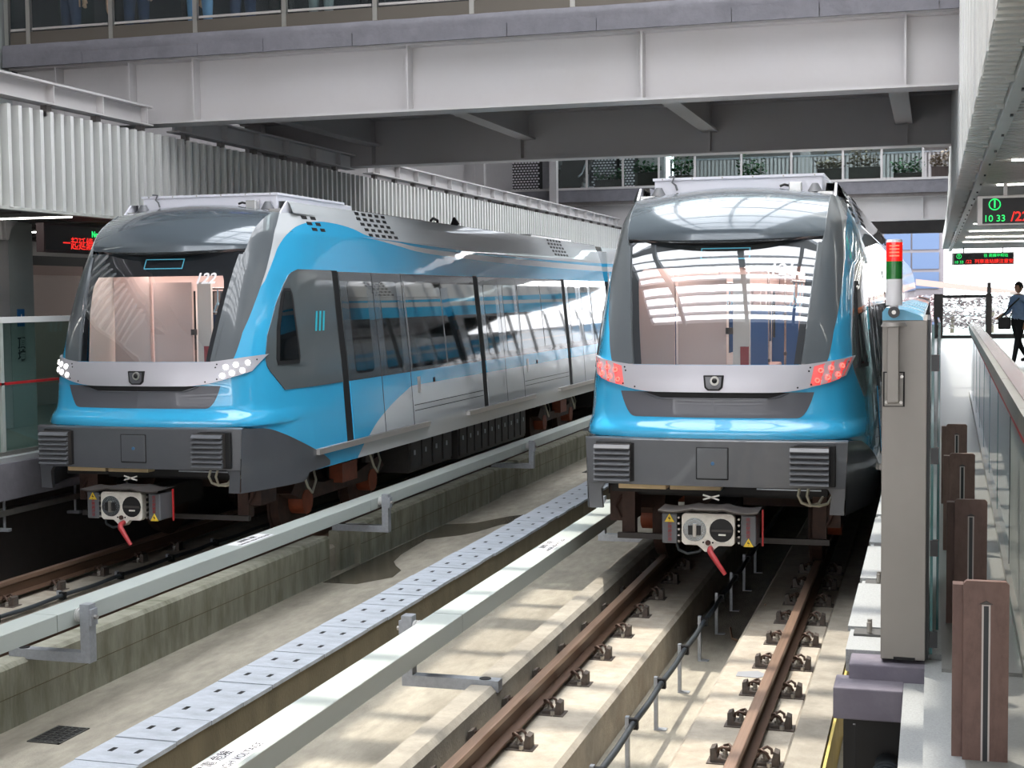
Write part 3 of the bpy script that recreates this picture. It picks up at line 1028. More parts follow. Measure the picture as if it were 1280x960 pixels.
    rows = [[(bx(z) * k, by(bx(z) * k) + d, z) for k in xs] for z, d in zr]
    rows.append([(bx(.945) * k, by(bx(.945) * k) + .03, .94) for k in xs])
    mb.grid(rows)
    for sg in (1, -1):
        # leg
        rows = []
        for z in lspace(.945, .72, 5):
            xi = 1.0 - .02 * max(0, (.945 - z) / .225)
            if z > .93:
                xi = .96
            rows.append([((xi + (bx(z) - xi) * k) * sg, by(bx(z)) + .005 * (1 - k), z) for k in (0, .5, 1)])
        mb.grid(rows)
        mb.grid([[(r[0][0], r[0][1], r[0][2]) for r in rows], [(r[0][0], r[0][1] + .05, r[0][2]) for r in rows]])
        # side panel
        top = [(.125, 1.345), (.52, 1.315), (.76, 1.245), (1.01, 1.155), (1.25, 1.07), (1.42, 1.01), (1.6, .94), (1.75, .87)]
        bot = [(.125, .72), (.5, .715), (.9, .715), (1.12, .715), (1.2, .74), (1.22, .80), (1.75, .82)]
        rows = []
        for y in lspace(.125, 1.75, 30):
            zt, zb = smooth_itp(top, y), itp(bot, y)
            r = []
            for s in lspace(0, 1, 8):
                z = zb + (zt - zb) * s
                base = 1.112 + .018 * (z - .72) / .63
                xo = smooth_itp([(.125, 0), (.3, .045), (.523, .092), (.76, .148), (1.01, .19), (1.42, .222), (1.75, .226)], y)
                r.append(((base + xo) * sg, y, z))
            rows.append(r)
        mb.grid(rows)
        mb.grid([[r[-1] for r in rows], [(r[-1][0] - sg * .06, r[-1][1], r[-1][2] - .002) for r in rows]])
        mb.grid([[r[0] for r in rows], [(r[0][0] - sg * .05, r[0][1] + .02, r[0][2]) for r in rows]])
    bp = B(mb, 'bumper_skirt', M['bumper'], smooth=28, weld=True)
    # louvred grilles
    for sg in (-1, 1):
        x0, x1 = (-1.03, -.66) if sg < 0 else (.66, 1.035)
        yb = by(.85) - .004
        g = B(MB().prism([(x0, .96), (x1, .96), (x1, 1.318), (x0, 1.318)], 'y', yb - .012, yb + .03), 'grille', M['seam'], bevel=.012)
        xe = x1 - .052
        B(MB().box(x0 + .006, xe, yb - .07, yb - .012, .975, 1.30), 'grille_box', M['under_box'], g)
        for k in range(7):
            z = .985 + .047 * k
            B(MB().prism([(yb - .075, z + .028), (yb - .108, z), (yb - .108, z - .008), (yb - .07, z - .008)], 'x', x0, xe), 'slat', M['grille'], g)
    # hatch
    yh = by(0) - .002
    h = B(MB().box(-.142, .142, yh - .004, yh + .02, 1.002, 1.286), 'hatch_seam', M['seam'], bevel=.01)
    B(MB().box(-.134, .134, yh - .007, yh + .01, 1.010, 1.278), 'hatch', M['bumper'], h, bevel=.012)
    B(MB().cyl((.005, yh - .014, 1.145), (.005, yh, 1.145), .016, 12), 'hatch_lock', M['blue_lock'], h)
    # ---------------- cab side panel, small window, logo
    for sg in (1, -1):
        cp = B(ypatch(MB(), lspace(1.675, 2.90, 40), lambda z: itp(CAB, z), 2.27, 24, .009, sg), 'cab_panel', M['cabpanel'], smooth=40)
        fr_a = [(1.93, .83), (1.96, .81), (2.30, .90), (2.66, 1.075), (2.70, 1.12)]
        wb = [(1.93, 1.22), (1.97, 1.25), (2.66, 1.262), (2.70, 1.235)]
        B(ypatch(MB(), lspace(1.93, 2.70, 14), lambda z: itp(fr_a, z), lambda z: itp(wb, z), 10, .018, sg), 'window_surround', M['seam'], cp, smooth=60)
        B(ypatch(MB(), lspace(1.97, 2.66, 12), lambda z: itp(fr_a, z) + .045, lambda z: itp(wb, z) - .04, 8, .022, sg), 'window_pane', M['side_glass'], cp, smooth=60)
        for k in range(3):
            c0 = 1.68 + .095 * k
            B(ypatch(MB(), lspace(2.25, 2.46, 6), lambda z, c0=c0: c0 + (z - 2.25) * .35 - .02, lambda z, c0=c0: c0 + (z - 2.25) * .35 + .022, 5, .013, sg, .002), 'logo_stroke', M['cyan'], cp)
        # doors, windows and the dark posts between
        for p0 in (2.27, 7.35, 12.45):
            B(ypatch(MB(), lspace(1.0, 2.90, 12), p0, p0 + .17, 3, .003, sg), 'door_post', M['seam'], smooth=60)
            for a in (p0 + .185, p0 + 1.155):
                d = B(ypatch(MB(), lspace(1.025, 2.885, 20), a, a + .955, 4, .010, sg), 'door_leaf', M['livery'], smooth=40)
                off = .20
                def rnd(z, lo=1.745, hi=2.785, r=.08):
                    e = min(z - lo, hi - z)
                    return 0 if e >= r else r - math.sqrt(max(0, r * r - (r - e) ** 2))
                B(ypatch(MB(), [1.745, 1.755, 1.775, 1.80, 1.825] + lspace(1.9, 2.63, 8) + [2.705, 2.73, 2.755, 2.775, 2.785], lambda z: a + off + rnd(z), lambda z: a + off + .56 - rnd(z), 4, .014, sg), 'door_window', M['side_glass'], d, smooth=40)
            for a in (p0 + 1.142, p0 + 2.112):
                B(ypatch(MB(), lspace(1.02, 2.89, 14), a, a + .014, 2, .011, sg, .008), 'door_seam', M['seam'], smooth=60)
            a = p0 + 2.16
            for (ya, yb_) in ((a + .05, a + 1.385), (a + 1.43, a + 2.88)):
                if yb_ > REAR:
                    continue
                B(ypatch(MB(), lspace(1.72, 2.79, 10), ya, yb_, 4, .006, sg), 'side_window', M['side_glass'], smooth=40)
            B(ypatch(MB(), [.965, .975, 1.01, 1.02], p0 - .87, p0 + 2.6, 6, .055, sg, .06), 'door_step', M['alu'])
            B(ypatch(MB(), [1.012, 1.02], p0 - .87, p0 + 2.62, 4, .06, sg, .06), 'step_lip', M['alu'])
            # door handle recess and key switch behind the first doors
            B(ypatch(MB(), [1.40, 1.60], p0 + 2.36, p0 + 2.46, 2, .006, sg, .004), 'handle_recess', M['alu'])
            B(ypatch(MB(), [1.50, 1.56], p0 + 2.95, p0 + 3.02, 2, .006, sg, .004), 'key_switch', M['seam'])
            for zz in (1.18, 1.25):
                B(ypatch(MB(), [zz, zz + .008], p0 + 2.2, min(REAR, p0 + 5.05), 4, .003, sg, .004), 'side_rib', M['seam'])
        # vent slots punched in the roof fairing
        for (y0, nc, dy) in ((1.80, 2, .21), (3.42, 5, .21), (12.2, 5, .21)):
            v = MB()
            for r in range(5):
                z = 3.59 - .062 * r
                for c in range(nc):
                    ya = y0 + dy * c + .07 * max(0, r - 1)
                    ypatch(v, [z - .017, z + .017], ya, ya + .12, 2, .004, sg, .003)
            B(v, 'vent_slots', M['seam'])
    # ---------------- roof equipment
    rb = B(MB().box(-.80, .80, 1.70, 3.75, 3.50, 3.70), 'roof_box', M['roof_white'], bevel=.008)
    B(MB().box(-.815, .815, 1.685, 3.5, 3.70, 3.725), 'roof_box_lid', M['roof_white'], rb)
    for k in range(6):
        xx = -.72 + .29 * k
        B(MB().cyl((xx, 1.684, 3.712), (xx, 1.68, 3.712), .008, 8), 'rivet', M['bolt'], rb)
    for (a, b_, zt) in ((4.1, 6.4, 3.66), (7.0, 11.4, 3.64), (11.9, 14.8, 3.69)):
        B(MB().box(-.78, .78, a, b_, 3.5, zt), 'roof_unit', M['roof_alu'], bevel=.02)
    cb = [(-.66, 1.66, 3.735), (-.60, 1.66, 3.73), (-.62, 1.655, 3.68), (-.585, 1.65, 3.65), (-.57, 1.65, 3.60)]
    B(MB().tube(cb, .010, 6), 'roof_cable', M['ebox'], smooth=60)
    for sg in (1, -1):
        hr = MB().box(sg * .56 - .06, sg * .56 + .06, 1.56, 1.66, 3.52, 3.64)
        B(hr, 'antenna_box', M['roof_alu'], bevel=.01) if sg > 0 else None
        B(MB().cyl((sg * .74, 1.60, 3.545), (sg * .74, 1.60, 3.625), .075, 14, .03), 'horn', M['ebox'], smooth=50)
        B(MB().box(sg * .84 - .07, sg * .84 + .07, 1.55, 1.70, 3.46, 3.545), 'horn_bracket', M['roof_alu'])
        B(MB().prism([(1.45, 3.46), (1.75, 3.50), (1.75, 3.625), (1.66, 3.63)], 'x', sg * .93 - .01, sg * .93 + .01), 'fairing_end', M['roof_white'])
        if sg > 0:
            for k in (0, 1):
                B(MB().tube([(.50, 1.58, 3.56 + .05 * k), (.46, 1.57, 3.57 + .05 * k), (.42, 1.56, 3.555 + .05 * k)], .012, 6), 'connector', M['seam'])
    B(MB().cyl((.55, 8.4, 3.62), (.55, 8.4, 3.70), .05, 10).cyl((.55, 8.4, 3.70), (.55, 8.36, 3.80), .07, 10, .02), 'roof_antenna', M['seam'])
    B(MB().tube([(.55, 7.6, 3.62), (.55, 7.6, 3.72), (.55, 7.4, 3.74), (.55, 7.3, 3.70)], .02, 6), 'antenna_cable', M['seam'], smooth=60)
    # ---------------- underframe, bogies, wheels
    uf = B(MB().box(-1.1, 1.1, .9, REAR, .74, .98), 'underframe', M['under_black'])
    B(MB().box(-.95, .95, .35, 1.0, .84, .94), 'front_floor', M['under_black'])
    for (a, b_, c, d) in ((-.86, -.43, .80, .94), (-.40, .05, .80, .94)):
        du = B(MB().box(a, b_, .22, .7, .885, c + .14), 'air_duct', M['tan'], bevel=.008)
    B(MB().beam((.35, .3, .90), (.90, .3, .90), .012, .012), 'pipe', M['galv'])
    B(MB().cyl((-.05, .5, .86), (.62, .5, .86), .02, 8), 'pipe', M['galv'])
    for k in range(2):
        x0 = .72 + .075 * k
        B(MB().tube([(x0, .26, .92), (x0 - .01, .24, .86), (x0 + .02, .24, .80 - .02 * k), (x0 + .09, .25, .775), (x0 + .16, .3, .79), (x0 + .2, .38, .86)], .013, 6), 'air_hose', M['hosew'], smooth=60)
    for cy in (2.9, 12.9):
        bg_ = B(MB().box(-.62, .62, cy - .5, cy + .5, .45, .74), 'bogie', M['bogie'])
        for sg in (1, -1):
            B(MB().prism([(cy - 1.35, .52), (cy - 1.0, .40), (cy + 1.0, .40), (cy + 1.35, .52), (cy + 1.2, .66), (cy + .5, .54), (cy - .5, .54), (cy - 1.2, .66)], 'x', sg * .88 - .09, sg * .88 + .09), 'bogie_frame', M['bogie'], bg_)
            B(MB().cyl((sg * .92, cy, .52), (sg * .92, cy, .80), .16, 16), 'air_spring', M['under_black'], bg_)
            B(MB().box(sg * 1.0 - .08, sg * 1.0 + .08, cy - .22, cy + .22, .50, .72), 'bogie_box', M['bogie_orange'], bg_)
            for s2 in (-1, 1):
                wy = cy + s2 * .95
                wh = MB()
                wh.cyl((sg * .70, wy, .39), (sg * .81, wy, .39), .39, 28)
                wh.cyl((sg * .69, wy, .39), (sg * .715, wy, .39), .415, 28)
                B(wh, 'wheel', M['bogie'], bg_, smooth=40)
                B(MB().cyl((sg * .81, wy, .39), (sg * .98, wy, .39), .14, 14), 'axle_box', M['bogie_orange'], bg_, smooth=40)
                B(MB().cyl((sg * .90, wy, .52), (sg * .90, wy, .74), .09, 12), 'primary_spring', M['iron'], bg_)
                B(MB().tube([(sg * 1.06, wy - .3, .76), (sg * 1.1, wy - .25, .58), (sg * 1.08, wy - .1, .5), (sg * 1.06, wy + .05, .62), (sg * 1.0, wy + .1, .76)], .014, 6), 'brake_hose', M['hosew'], bg_, smooth=60)
    # obstacle bar with lifeguards in front of the first wheels
    B(MB().beam((-.95, .62, .40), (.95, .62, .40), .05, .05), 'obstacle_bar', M['under_box'])
    for sg in (1, -1):
        B(MB().box(sg * .86 - .06, sg * .86 + .06, .66, .78, .40, .85), 'bar_hanger', M['bogie'])
        B(MB().box(sg * .93 - .11, sg * .93 + .11, .7, 1.05, .52, .84), 'sander_box', M['bogie'])
        B(MB().tube([(sg * .9, .72, .8), (sg * .98, .66, .66), (sg * .93, .66, .55)], .016, 6), 'sander_hose', M['bogie'], smooth=60)
    # equipment cabinets below the floor, with pressed ribs
    for (a, b_, z0) in ((4.9, 6.6, .34), (6.9, 10.4, .30)):
        cab_ = B(MB().box(-1.05, 1.05, a, b_, z0, .80), 'equipment_case', M['under_box'])
        n = int((b_ - a) / .35)
        for sg in (1, -1):
            for k in range(n):
                y0 = a + .06 + k * (b_ - a) / n
                B(MB().box(sg * 1.05 - .02, sg * 1.05 + .02, y0, y0 + (b_ - a) / n - .08, z0 + .04, .77), 'case_door', M['under_box'], cab_)
                B(MB().box(sg * 1.075 - .008, sg * 1.075 + .008, y0 + .1, y0 + .13, .56, .62), 'case_latch', M['galv'], cab_)
    # ---------------- coupler
    cp = B(MB().box(-.12, .12, .0, 1.2, .50, .72), 'coupler', M['under_black'])
    plate = [(-.225, .50), (-.225, .72), (-.20, .748), (.20, .748), (.225, .72), (.225, .50), (.20, .475), (.09, .475), (.06, .45), (.035, .42), (-.03, .42), (-.06, .45), (-.09, .475), (-.20, .475)]
    pl = B(MB().prism(plate, 'y', -.20, -.12), 'coupler_face', M['coupler_white'], cp, bevel=.006)
    # cone and cup
    B(MB().cyl((-.114, -.203, .607), (-.114, -.13, .607), .100, 28), 'cone_well', M['steel_cup'], cp, smooth=40)
    B(MB().cyl((-.114, -.206, .607), (-.114, -.15, .607), .094, 28, .07), 'cone', M['steel_cup'], cp, smooth=40)
    B(MB().box(-.165, -.06, -.222, -.19, .565, .645), 'cone_latch', M['black'], cp)
    B(MB().box(-.125, -.095, -.232, -.21, .55, .66), 'latch_pin', M['bolt'], cp)
    ring = []
    B(MB().cyl((.114, -.204, .607), (.114, -.15, .607), .102, 28), 'cup', M['black'], cp, smooth=40)
    B(MB().box(.03, .20, -.212, -.19, .595, .615), 'cup_bar', M['under_box'], cp)
    B(MB().box(.09, .15, -.215, -.20, .565, .578), 'cup_pin', M['coupler_white'], cp)
    for a in range(20):
        an = 2 * math.pi * a / 19
        ring.append((.114 + .104 * math.cos(an), -.202, .607 + .104 * math.sin(an)))
    B(MB().tube(ring, .004, 5, False), 'cup_rim', M['coupler_white'], cp)
    B(MB().cyl((0, -.215, .50), (0, -.18, .50), .022, 10), 'valve', M['bogie'], cp)
    for sx in (-.04, .04):
        B(MB().cyl((sx, -.208, .502), (sx, -.19, .502), .008, 8), 'valve_screw', M['seam'], cp)
    B(MB().tube([(.02, -.19, .45), (.025, -.26, .44), (.045, -.30, .42), (.16, -.31, .255)], [.026, .026, .026, .018], 10), 'handle', M['handle'], cp, smooth=50)
    for sg in (-1, 1):
        eb = B(MB().box(sg * .335 - .065, sg * .335 + .065, -.16, .10, .475, .735), 'electric_head', M['ebox'], cp, bevel=.01)
        ztri = .695 if sg < 0 else .505
        tri = [(sg * .335 - .042, ztri - .034), (sg * .335 + .042, ztri - .034), (sg * .335, ztri + .038)]
        B(MB().prism(tri, 'y', -.166, -.16), 'warning_triangle', M['warn_yellow'], eb)
        zt = [(0, .026), (-.010, .0), (.004, -.002), (-.004, -.024), (.012, .006), (-.001, .007)]
        B(MB().prism([(sg * .335 + a, ztri - .006 + b_) for a, b_ in zt], 'y', -.168, -.165), 'lightning_sign', M['black'], eb)
        tx = text('高壓電危險', .036, M['redtext'], 'lettering', None, plane_mtx((sg * .335, -.163, .58 if sg < 0 else .625), (0, 0, -1), (1, 0, 0)) if False else plane_mtx((sg * .335, -.1625, .585 if sg < 0 else .63), (0, 0, 1 if sg > 0 else -1), (-1 if sg > 0 else 1, 0, 0)))
        tx.parent = eb
        for k in range(5):
            B(MB().cyl((sg * .255, -.17, .50 + .05 * k), (sg * .255, -.12, .50 + .05 * k), .010, 6), 'head_bolt', M['bolt'], eb)
    # cover plate over the coupler
    rows = []
    for k in lspace(-1, 1, 21):
        x = .42 * k
        z = .775 + .022 * math.cos(k * 4.2) * (abs(k) > .3) - .006
        rows.append([(x, -.24, z), (x, -.245, z + .014), (x, .12, z + .016)])
    B(MB().grid(rows), 'coupler_cover', M['under_box'], cp, smooth=50)
    B(MB().beam((-.07, -.02, .88), (.07, -.02, .84), .012, .012).beam((-.07, -.02, .84), (.07, -.02, .88), .012, .012), 'cross_link', M['coupler_white'], cp)
    B(MB().tube([(-.3, 0, .46), (-.28, -.02, .40), (-.2, -.03, .37), (-.1, -.02, .39), (-.06, 0, .46)], .014, 6), 'coupler_hose', M['cable'], cp, smooth=60)
    B(MB().box(.425, .440, .02, .035, .45, .76), 'red_bar', M['red'], cp)
    # ---------------- cabin interior
    ci = B(MB().box(-1.05, 1.05, 1.1, REAR - .2, 1.0, 1.03), 'cabin_floor', M['int_floor'])
    B(MB().box(-1.0, 1.0, .55, 1.1, 1.0, 1.75), 'front_desk', M['int_wall2'], ci, bevel=.05)
    B(MB().box(-1.0, 1.0, .92, REAR - .2, 2.98, 3.02), 'cabin_ceiling', M['int_wall'], ci)
    B(MB().box(-1.0, 1.0, REAR - .3, REAR - .25, 1.0, 3.0), 'end_wall', M['int_wall'], ci)
    B(MB().box(.15, .75, REAR - .32, REAR - .29, 1.0, 2.9), 'end_door', M['int_wall2'], ci)
    for sg in (1, -1):
        wl_ = B(MB().grid([[(sg * 1.13, y, 1.02), (sg * 1.10, y, 1.7), (sg * 1.0, y, 2.98)] for y in (1.0, REAR - .3)]), 'side_lining', M['int_wall'], ci)
        B(MB().grid([[(sg * 1.10, .95, 1.05), (sg * 1.0, .95, 2.85)], [(sg * 1.05, 2.0, 1.05), (sg * .98, 2.0, 2.85)]]), 'cab_lining', M['int_wall2'], wl_)
        for p0 in (2.27, 7.35, 12.45):
            for a in (p0 + .2, p0 + 1.16):
                B(MB().box(sg * 1.045 - .015, sg * 1.045 + .015, a, a + .93, 1.04, 2.85), 'inner_door', M['int_wall2'], wl_)
                B(MB().box(sg * 1.025 - .004, sg * 1.025 + .004, a + .18, a + .75, 1.75, 2.7), 'inner_pane', M['side_glass'], wl_)
            B(MB().box(sg * 1.0 - .02, sg * 1.0 + .02, p0 + 2.2, p0 + 4.9 if p0 < 12 else 15.6, 1.8, 2.75), 'inner_window', M['side_glass'], wl_)
            se = B(MB().box(sg * .83 - .22, sg * .83 + .22, p0 + 2.3, p0 + 4.8 if p0 < 12 else 15.6, 1.38, 1.47), 'seat', M['int_seat'], ci, bevel=.03)
            B(MB().box(sg * 1.0 - .04, sg * 1.0 + .04, p0 + 2.3, p0 + 4.8 if p0 < 12 else 15.6, 1.47, 1.85), 'seat_back', M['int_seat'], se, bevel=.02)
            B(MB().box(sg * .8 - .24, sg * .8 + .24, p0 + 2.22, p0 + 2.26, 1.1, 2.4), 'draught_screen', M['int_blue'], ci)
            for py in (p0 + 2.25, p0 + 4.85):
                if py < 15.5:
                    B(MB().cyl((sg * .56, py, 1.03), (sg * .56, py, 2.98), .018, 10), 'pole', M['pole'], ci, smooth=60)
                    for zz in (1.6, 2.25):
                        B(MB().cyl((sg * .56, py, zz - .025), (sg * .56, py, zz + .025), .028, 10), 'pole_joint', M['under_box'], ci)
        B(MB().cyl((sg * .45, 2.4, 2.72), (sg * .45, 15.4, 2.72), .014, 8), 'strap_bar', M['pole'], ci)
        B(MB().box(sg * .55 - .06, sg * .55 + .06, .98, REAR - .6, 2.955, 2.978), 'ceiling_lamp', M['int_lamp'], ci)
        for k in range(6):
            yy = 2.7 + .45 * k
            st = MB()
            st.tube([(sg * .45, yy, 2.72), (sg * .45, yy, 2.56)], .008, 6)
            st.tube([(sg * .45, yy, 2.56), (sg * .45 - .055, yy, 2.45), (sg * .45 + .055, yy, 2.45), (sg * .45, yy, 2.56)], .011, 6)
            B(st, 'hand_strap', M['strap'], ci, smooth=60)
    B(MB().box(-.98, -.55, 1.35, 1.40, 1.05, 2.9), 'partition', M['int_wall'], ci)
    B(MB().box(-.52, -.06, 1.38, 1.42, 1.05, 2.78), 'partition_panel', M['int_wall'], ci)
    for zz in (1.72, 2.25):
        B(MB().cyl((-.03, 1.36, zz - .03), (-.03, 1.36, zz + .03), .035, 10), 'partition_knob', M['under_box'], ci)
    B(MB().box(.0, .16, 1.39, 1.43, 1.05, 2.78), 'partition_post', M['int_wall2'], ci)
    nt_ = B(MB().box(.07, .15, 1.383, 1.388, 1.75, 2.10), 'red_notice', M['redtext'], ci)
    ar = text('↓', .09, M['decal_white'], 'lettering', None, plane_mtx((.11, 1.381, 1.79), (1, 0, 0), (0, 0, 1)))
    ar.parent = nt_
    # second car, seen only past the end of the first
    rows = []
    for (x, z) in ((1.30, .85), (1.325, 1.0), (1.28, 1.67), (1.16, 2.88), (1.09, 3.28), (.97, 3.6), (.6, 3.64), (0, 3.65)):
        rows.append([(x, y, z) for y in lspace(REAR + .5, REAR + 31, 8)])
    mb = MB().grid(rows)
    mb.grid([[(-x, y, z) for x, y, z in r] for r in rows])
    mb.grid([[(-1.2, REAR + .5, .9), (-1.1, REAR + .5, 3.5)], [(1.2, REAR + .5, .9), (1.1, REAR + .5, 3.5)]])
    sc2 = B(mb, 'second_car', M['livery'], smooth=35, weld=True)
    B(MB().box(-.7, .7, REAR, REAR + .5, 1.0, 3.1), 'gangway', M['seam'])
    B(MB().box(-1.05, 1.05, REAR + .8, REAR + 30.5, .3, .86), 'underframe_case', M['under_black'], sc2)
    for sg in (1, -1):
        for k in range(17):
            ya = REAR + 1.0 + 1.7 * k
            B(MB().grid([[(sg * 1.288, y, 1.75), (sg * 1.18, y, 2.82)] for y in (ya, ya + 1.4)]), 'car_window', M['side_glass'], sc2)
            B(MB().grid([[(sg * 1.331, y, 1.0), (sg * 1.287, y, 1.67), (sg * 1.166, y, 2.9)] for y in (ya + 1.5, ya + 1.6)]), 'window_post', M['seam'], sc2)
    return t

make_train(XR, YR, '121', 'red', 'blue and grey metro train with red tail lamps, beside the right platform', None)
make_train(XL, YL, '122', 'white', 'blue and grey metro train with white headlamps and number 122', None)
# ================================================================== platforms
CAN = 3.85      # canopy soffit
# ---- right platform
pf = thing('platform_right', None, None, (2.5, 20, 0), kind='structure')
MB().box(0.05, 6.0, 6.25, 60, .80, PLAT).build('platform_deck', M['platform'], pf)
MB().box(-0.36, 0.05, 6.5, 60, .90, PLAT - .001).build('platform_edge', M['granite'], pf)
MB().box(0.12, 6.0, 6.45, 60, ZF, .80).build('platform_base', M['concrete'], pf)
# granite edge slabs, each cut to length
for k in range(24):
    y0 = 6.9 + 1.2 * k
    MB().box(-.372, -.20, y0, y0 + 1.05, PLAT - .012, PLAT + .014).build('edge_slab', M['granite'], pf)
    if k < 8:
        MB().box(-.34, -.205, y0 - .135, y0 - .015, PLAT - .012, PLAT + .01).build('threshold_plate', M['grate'], pf)
        for j in (0, 1):
            MB().cyl((-.27 + .0 * j, y0 - .11 + .07 * j, PLAT + .01), (-.27, y0 - .11 + .07 * j, PLAT + .06), .011, 8).build('anchor_bolt', M['bolt'], pf)
# stepped concrete end of the platform edge, painted grey-purple
MB().box(-.335, -.014, 6.30, 6.50, .885, .985).build('end_block', M['block'], pf, bevel=.006)
MB().box(-.392, -.105, 6.14, 6.36, .785, .92).build('end_block', M['block'], pf, bevel=.006)
MB().box(-.105, -.02, 4.2, 6.35, .60, .915).build('end_kerb', M['granite'], pf)
MB().box(-.02, .12, 3.0, 6.45, .60, .985).build('end_kerb', M['granite'], pf)
MB().box(-.36, -.105, 6.34, 30, .45, .785).build('edge_beam', M['black'], pf)
MB().box(.12, 6.0, 3.0, 6.45, .80, .985).build('end_floor', M['platform'], pf)
MB().box(-.30, -.29, 5.95, 5.97, ZF, .82).build('drop_cable', M['black'], pf)
cdt = MB()
cdt.cyl((-.17, 5.4, .55), (-.17, 6.3, .55), .055, 14)
for k in range(16):
    cdt.cyl((-.17, 5.4 + .05 * k, .55), (-.17, 5.42 + .05 * k, .55), .064, 14)
tag(cdt.build('conduit', M['cable'], None, smooth=40), 'black ribbed conduit hanging below the grey platform end blocks', 'conduit')

# ---- left platform
pl_ = thing('platform_left', None, None, (-11, 20, 0), kind='structure')
MB().box(-14.5, -9.0, 5, 60, .86, PLAT).build('platform_deck', M['platform'], pl_)
MB().box(-9.0, -8.90, 5, 60, .60, .97).build('platform_edge', M['purple'], pl_)
MB().box(-9.12, -8.95, 5, 60, .97, 1.02).build('edge_slab', M['granite'], pl_)
MB().box(-14.5, -9.3, 5, 60, ZF, .86).build('platform_base', M['soffit'], pl_)
MB().box(-9.05, -8.92, 5, 60, .44, .50).build('under_rail', M['steel'], pl_)
for y in (12.35, 13.6, 14.9):
    MB().beam((-8.96, y, .60), (-8.96, y, .28), .02, .02, (0, 1, 0)).build('hanger_rod', M['galv'], pl_)
    MB().box(-9.05, -8.90, y - .03, y + .03, .28, .31).build('hanger_plate', M['galv'], pl_)

# ------------------------------------------------------------------ platform screen doors, right
gate = thing('platform_screen_door', 'half-height platform screen door row with blue and orange caps beside the right train', 'screen door', (-.12, 6.35, PLAT))
MB().box(-.205, -.018, 6.36, 8.0, 1.0, 2.47).build('end_panel', M['psd'], gate, bevel=.004)
MB().box(-.02, -.005, 6.40, 7.98, 1.0, 2.47).build('end_panel_edge', M['psd_dark'], gate)
MB().box(-.15, -.06, 6.352, 6.37, 1.0, 1.012).build('base_gap', M['seam'], gate)
CAPW = [(-.205, 2.47), (-.205, 2.505), (-.19, 2.525), (-.12, 2.515), (-.06, 2.495), (-.04, 2.485), (-.035, 2.47)]
ci_ = 0
for k in range(30):
    y0 = 6.36 + 1.25 * k
    MB().prism(CAPW, 'y', y0, y0 + 1.235).build('cap', M['psd_orange'] if k in (6, 7, 8, 12, 13, 14, 20, 21, 22) else M['psd_blue'], gate)
    MB().prism([(x, z + .006) for x, z in CAPW[1:6]] + [(-.04, 2.46), (-.205, 2.46)], 'y', y0 + 1.16, y0 + 1.235).build('cap_stripe', M['white'], gate)
for k in range(20):
    y0 = 8.02 + 2.2 * k
    MB().box(-.16, -.06, y0, y0 + .14, 1.0, 2.47).build('door_frame', M['psd_dark'], gate)
    MB().box(-.125, -.112, y0 + .14, y0 + 2.19, 1.12, 2.46).build('door_glass', M['glass'], gate)
    MB().box(-.15, -.08, y0 + .14, y0 + 2.19, 1.0, 1.12).build('kick_plate', M['psd_dark'], gate)
# glass edge strips on the platform side
for x, y0 in ((.0, 6.42), (.028, 6.9)):
    MB().box(x, x + .010, y0, y0 + 1.4, 1.02, 2.45).build('side_glass', M['glass_green'], gate)
    MB().box(x - .001, x + .011, y0 - .012, y0, 1.02, 2.45).build('glass_rim', M['glass_edge'], gate)
for z in (1.05, 1.45, 1.85, 2.25):
    MB().box(-.002, .032, 6.40, 6.43, z, z + .07).build('glass_clamp', M['psd_dark'], gate)

# ---- signal tower on a bracket
tw = thing('signal_tower', 'stacked red and green signal light on a grey bracket at the screen door end', 'signal light', (-.155, 6.30, 2.0))
cx, cy = -.155, 6.30
MB().cyl((cx, cy, 2.535), (cx, cy, 2.645), .034, 24).build('lamp_base', M['white'], tw, smooth=40)
MB().cyl((cx, cy, 2.645), (cx, cy, 2.72), .034, 24).build('green_lamp', M['tower_green'], tw, smooth=40)
rl = MB().cyl((cx, cy, 2.72), (cx, cy, 2.80), .034, 24).build('red_lamp', M['tower_red'], tw, smooth=40)
for z in (2.743, 2.757, 2.771, 2.785):
    for k in range(4):
        an = -2.0 + .3 * k
        p = (cx + .0345 * math.cos(an), cy + .0345 * math.sin(an), z)
        MB().obox(p, (.010, .003, .006), Matrix.Rotation(an + math.pi / 2, 3, 'Z')).build('led', M['tower_red_lit'], rl)
MB().cyl((cx, cy, 2.80), (cx, cy, 2.812), .034, 24, .03).build('lamp_top', M['white'], tw, smooth=40)
MB().cyl((cx, cy, 2.50), (cx, cy, 2.535), .018, 12).build('neck', M['white'], tw)
MB().cyl((cx, cy - .025, 2.505), (cx, cy + .025, 2.505), .024, 18).build('swivel', M['psd_dark'], tw, smooth=40)
MB().cyl((cx, cy - .03, 2.505), (cx, cy - .024, 2.505), .009, 10).build('swivel_bolt', M['bolt'], tw)
MB().cyl((cx, cy, 2.445), (cx, cy, 2.462), .055, 24, .045).build('collar', M['psd'], tw, smooth=40)
MB().box(cx - .027, cx + .022, cy - .02, cy + .06, 2.12, 2.445).build('post', M['psd'], tw, bevel=.004)
MB().box(cx - .045, cx + .045, cy + .05, cy + .06, 2.10, 2.25).build('gasket', M['seam'], tw)
MB().box(cx - .038, cx + .038, cy + .035, cy + .052, 2.105, 2.245).build('back_plate', M['psd'], tw)
for dx, z in ((-.03, 2.12), (.03, 2.12), (.033, 2.23)):
    MB().cyl((cx + dx, cy + .028, z), (cx + dx, cy + .04, z), .007, 8).build('screw', M['bolt'], tw)

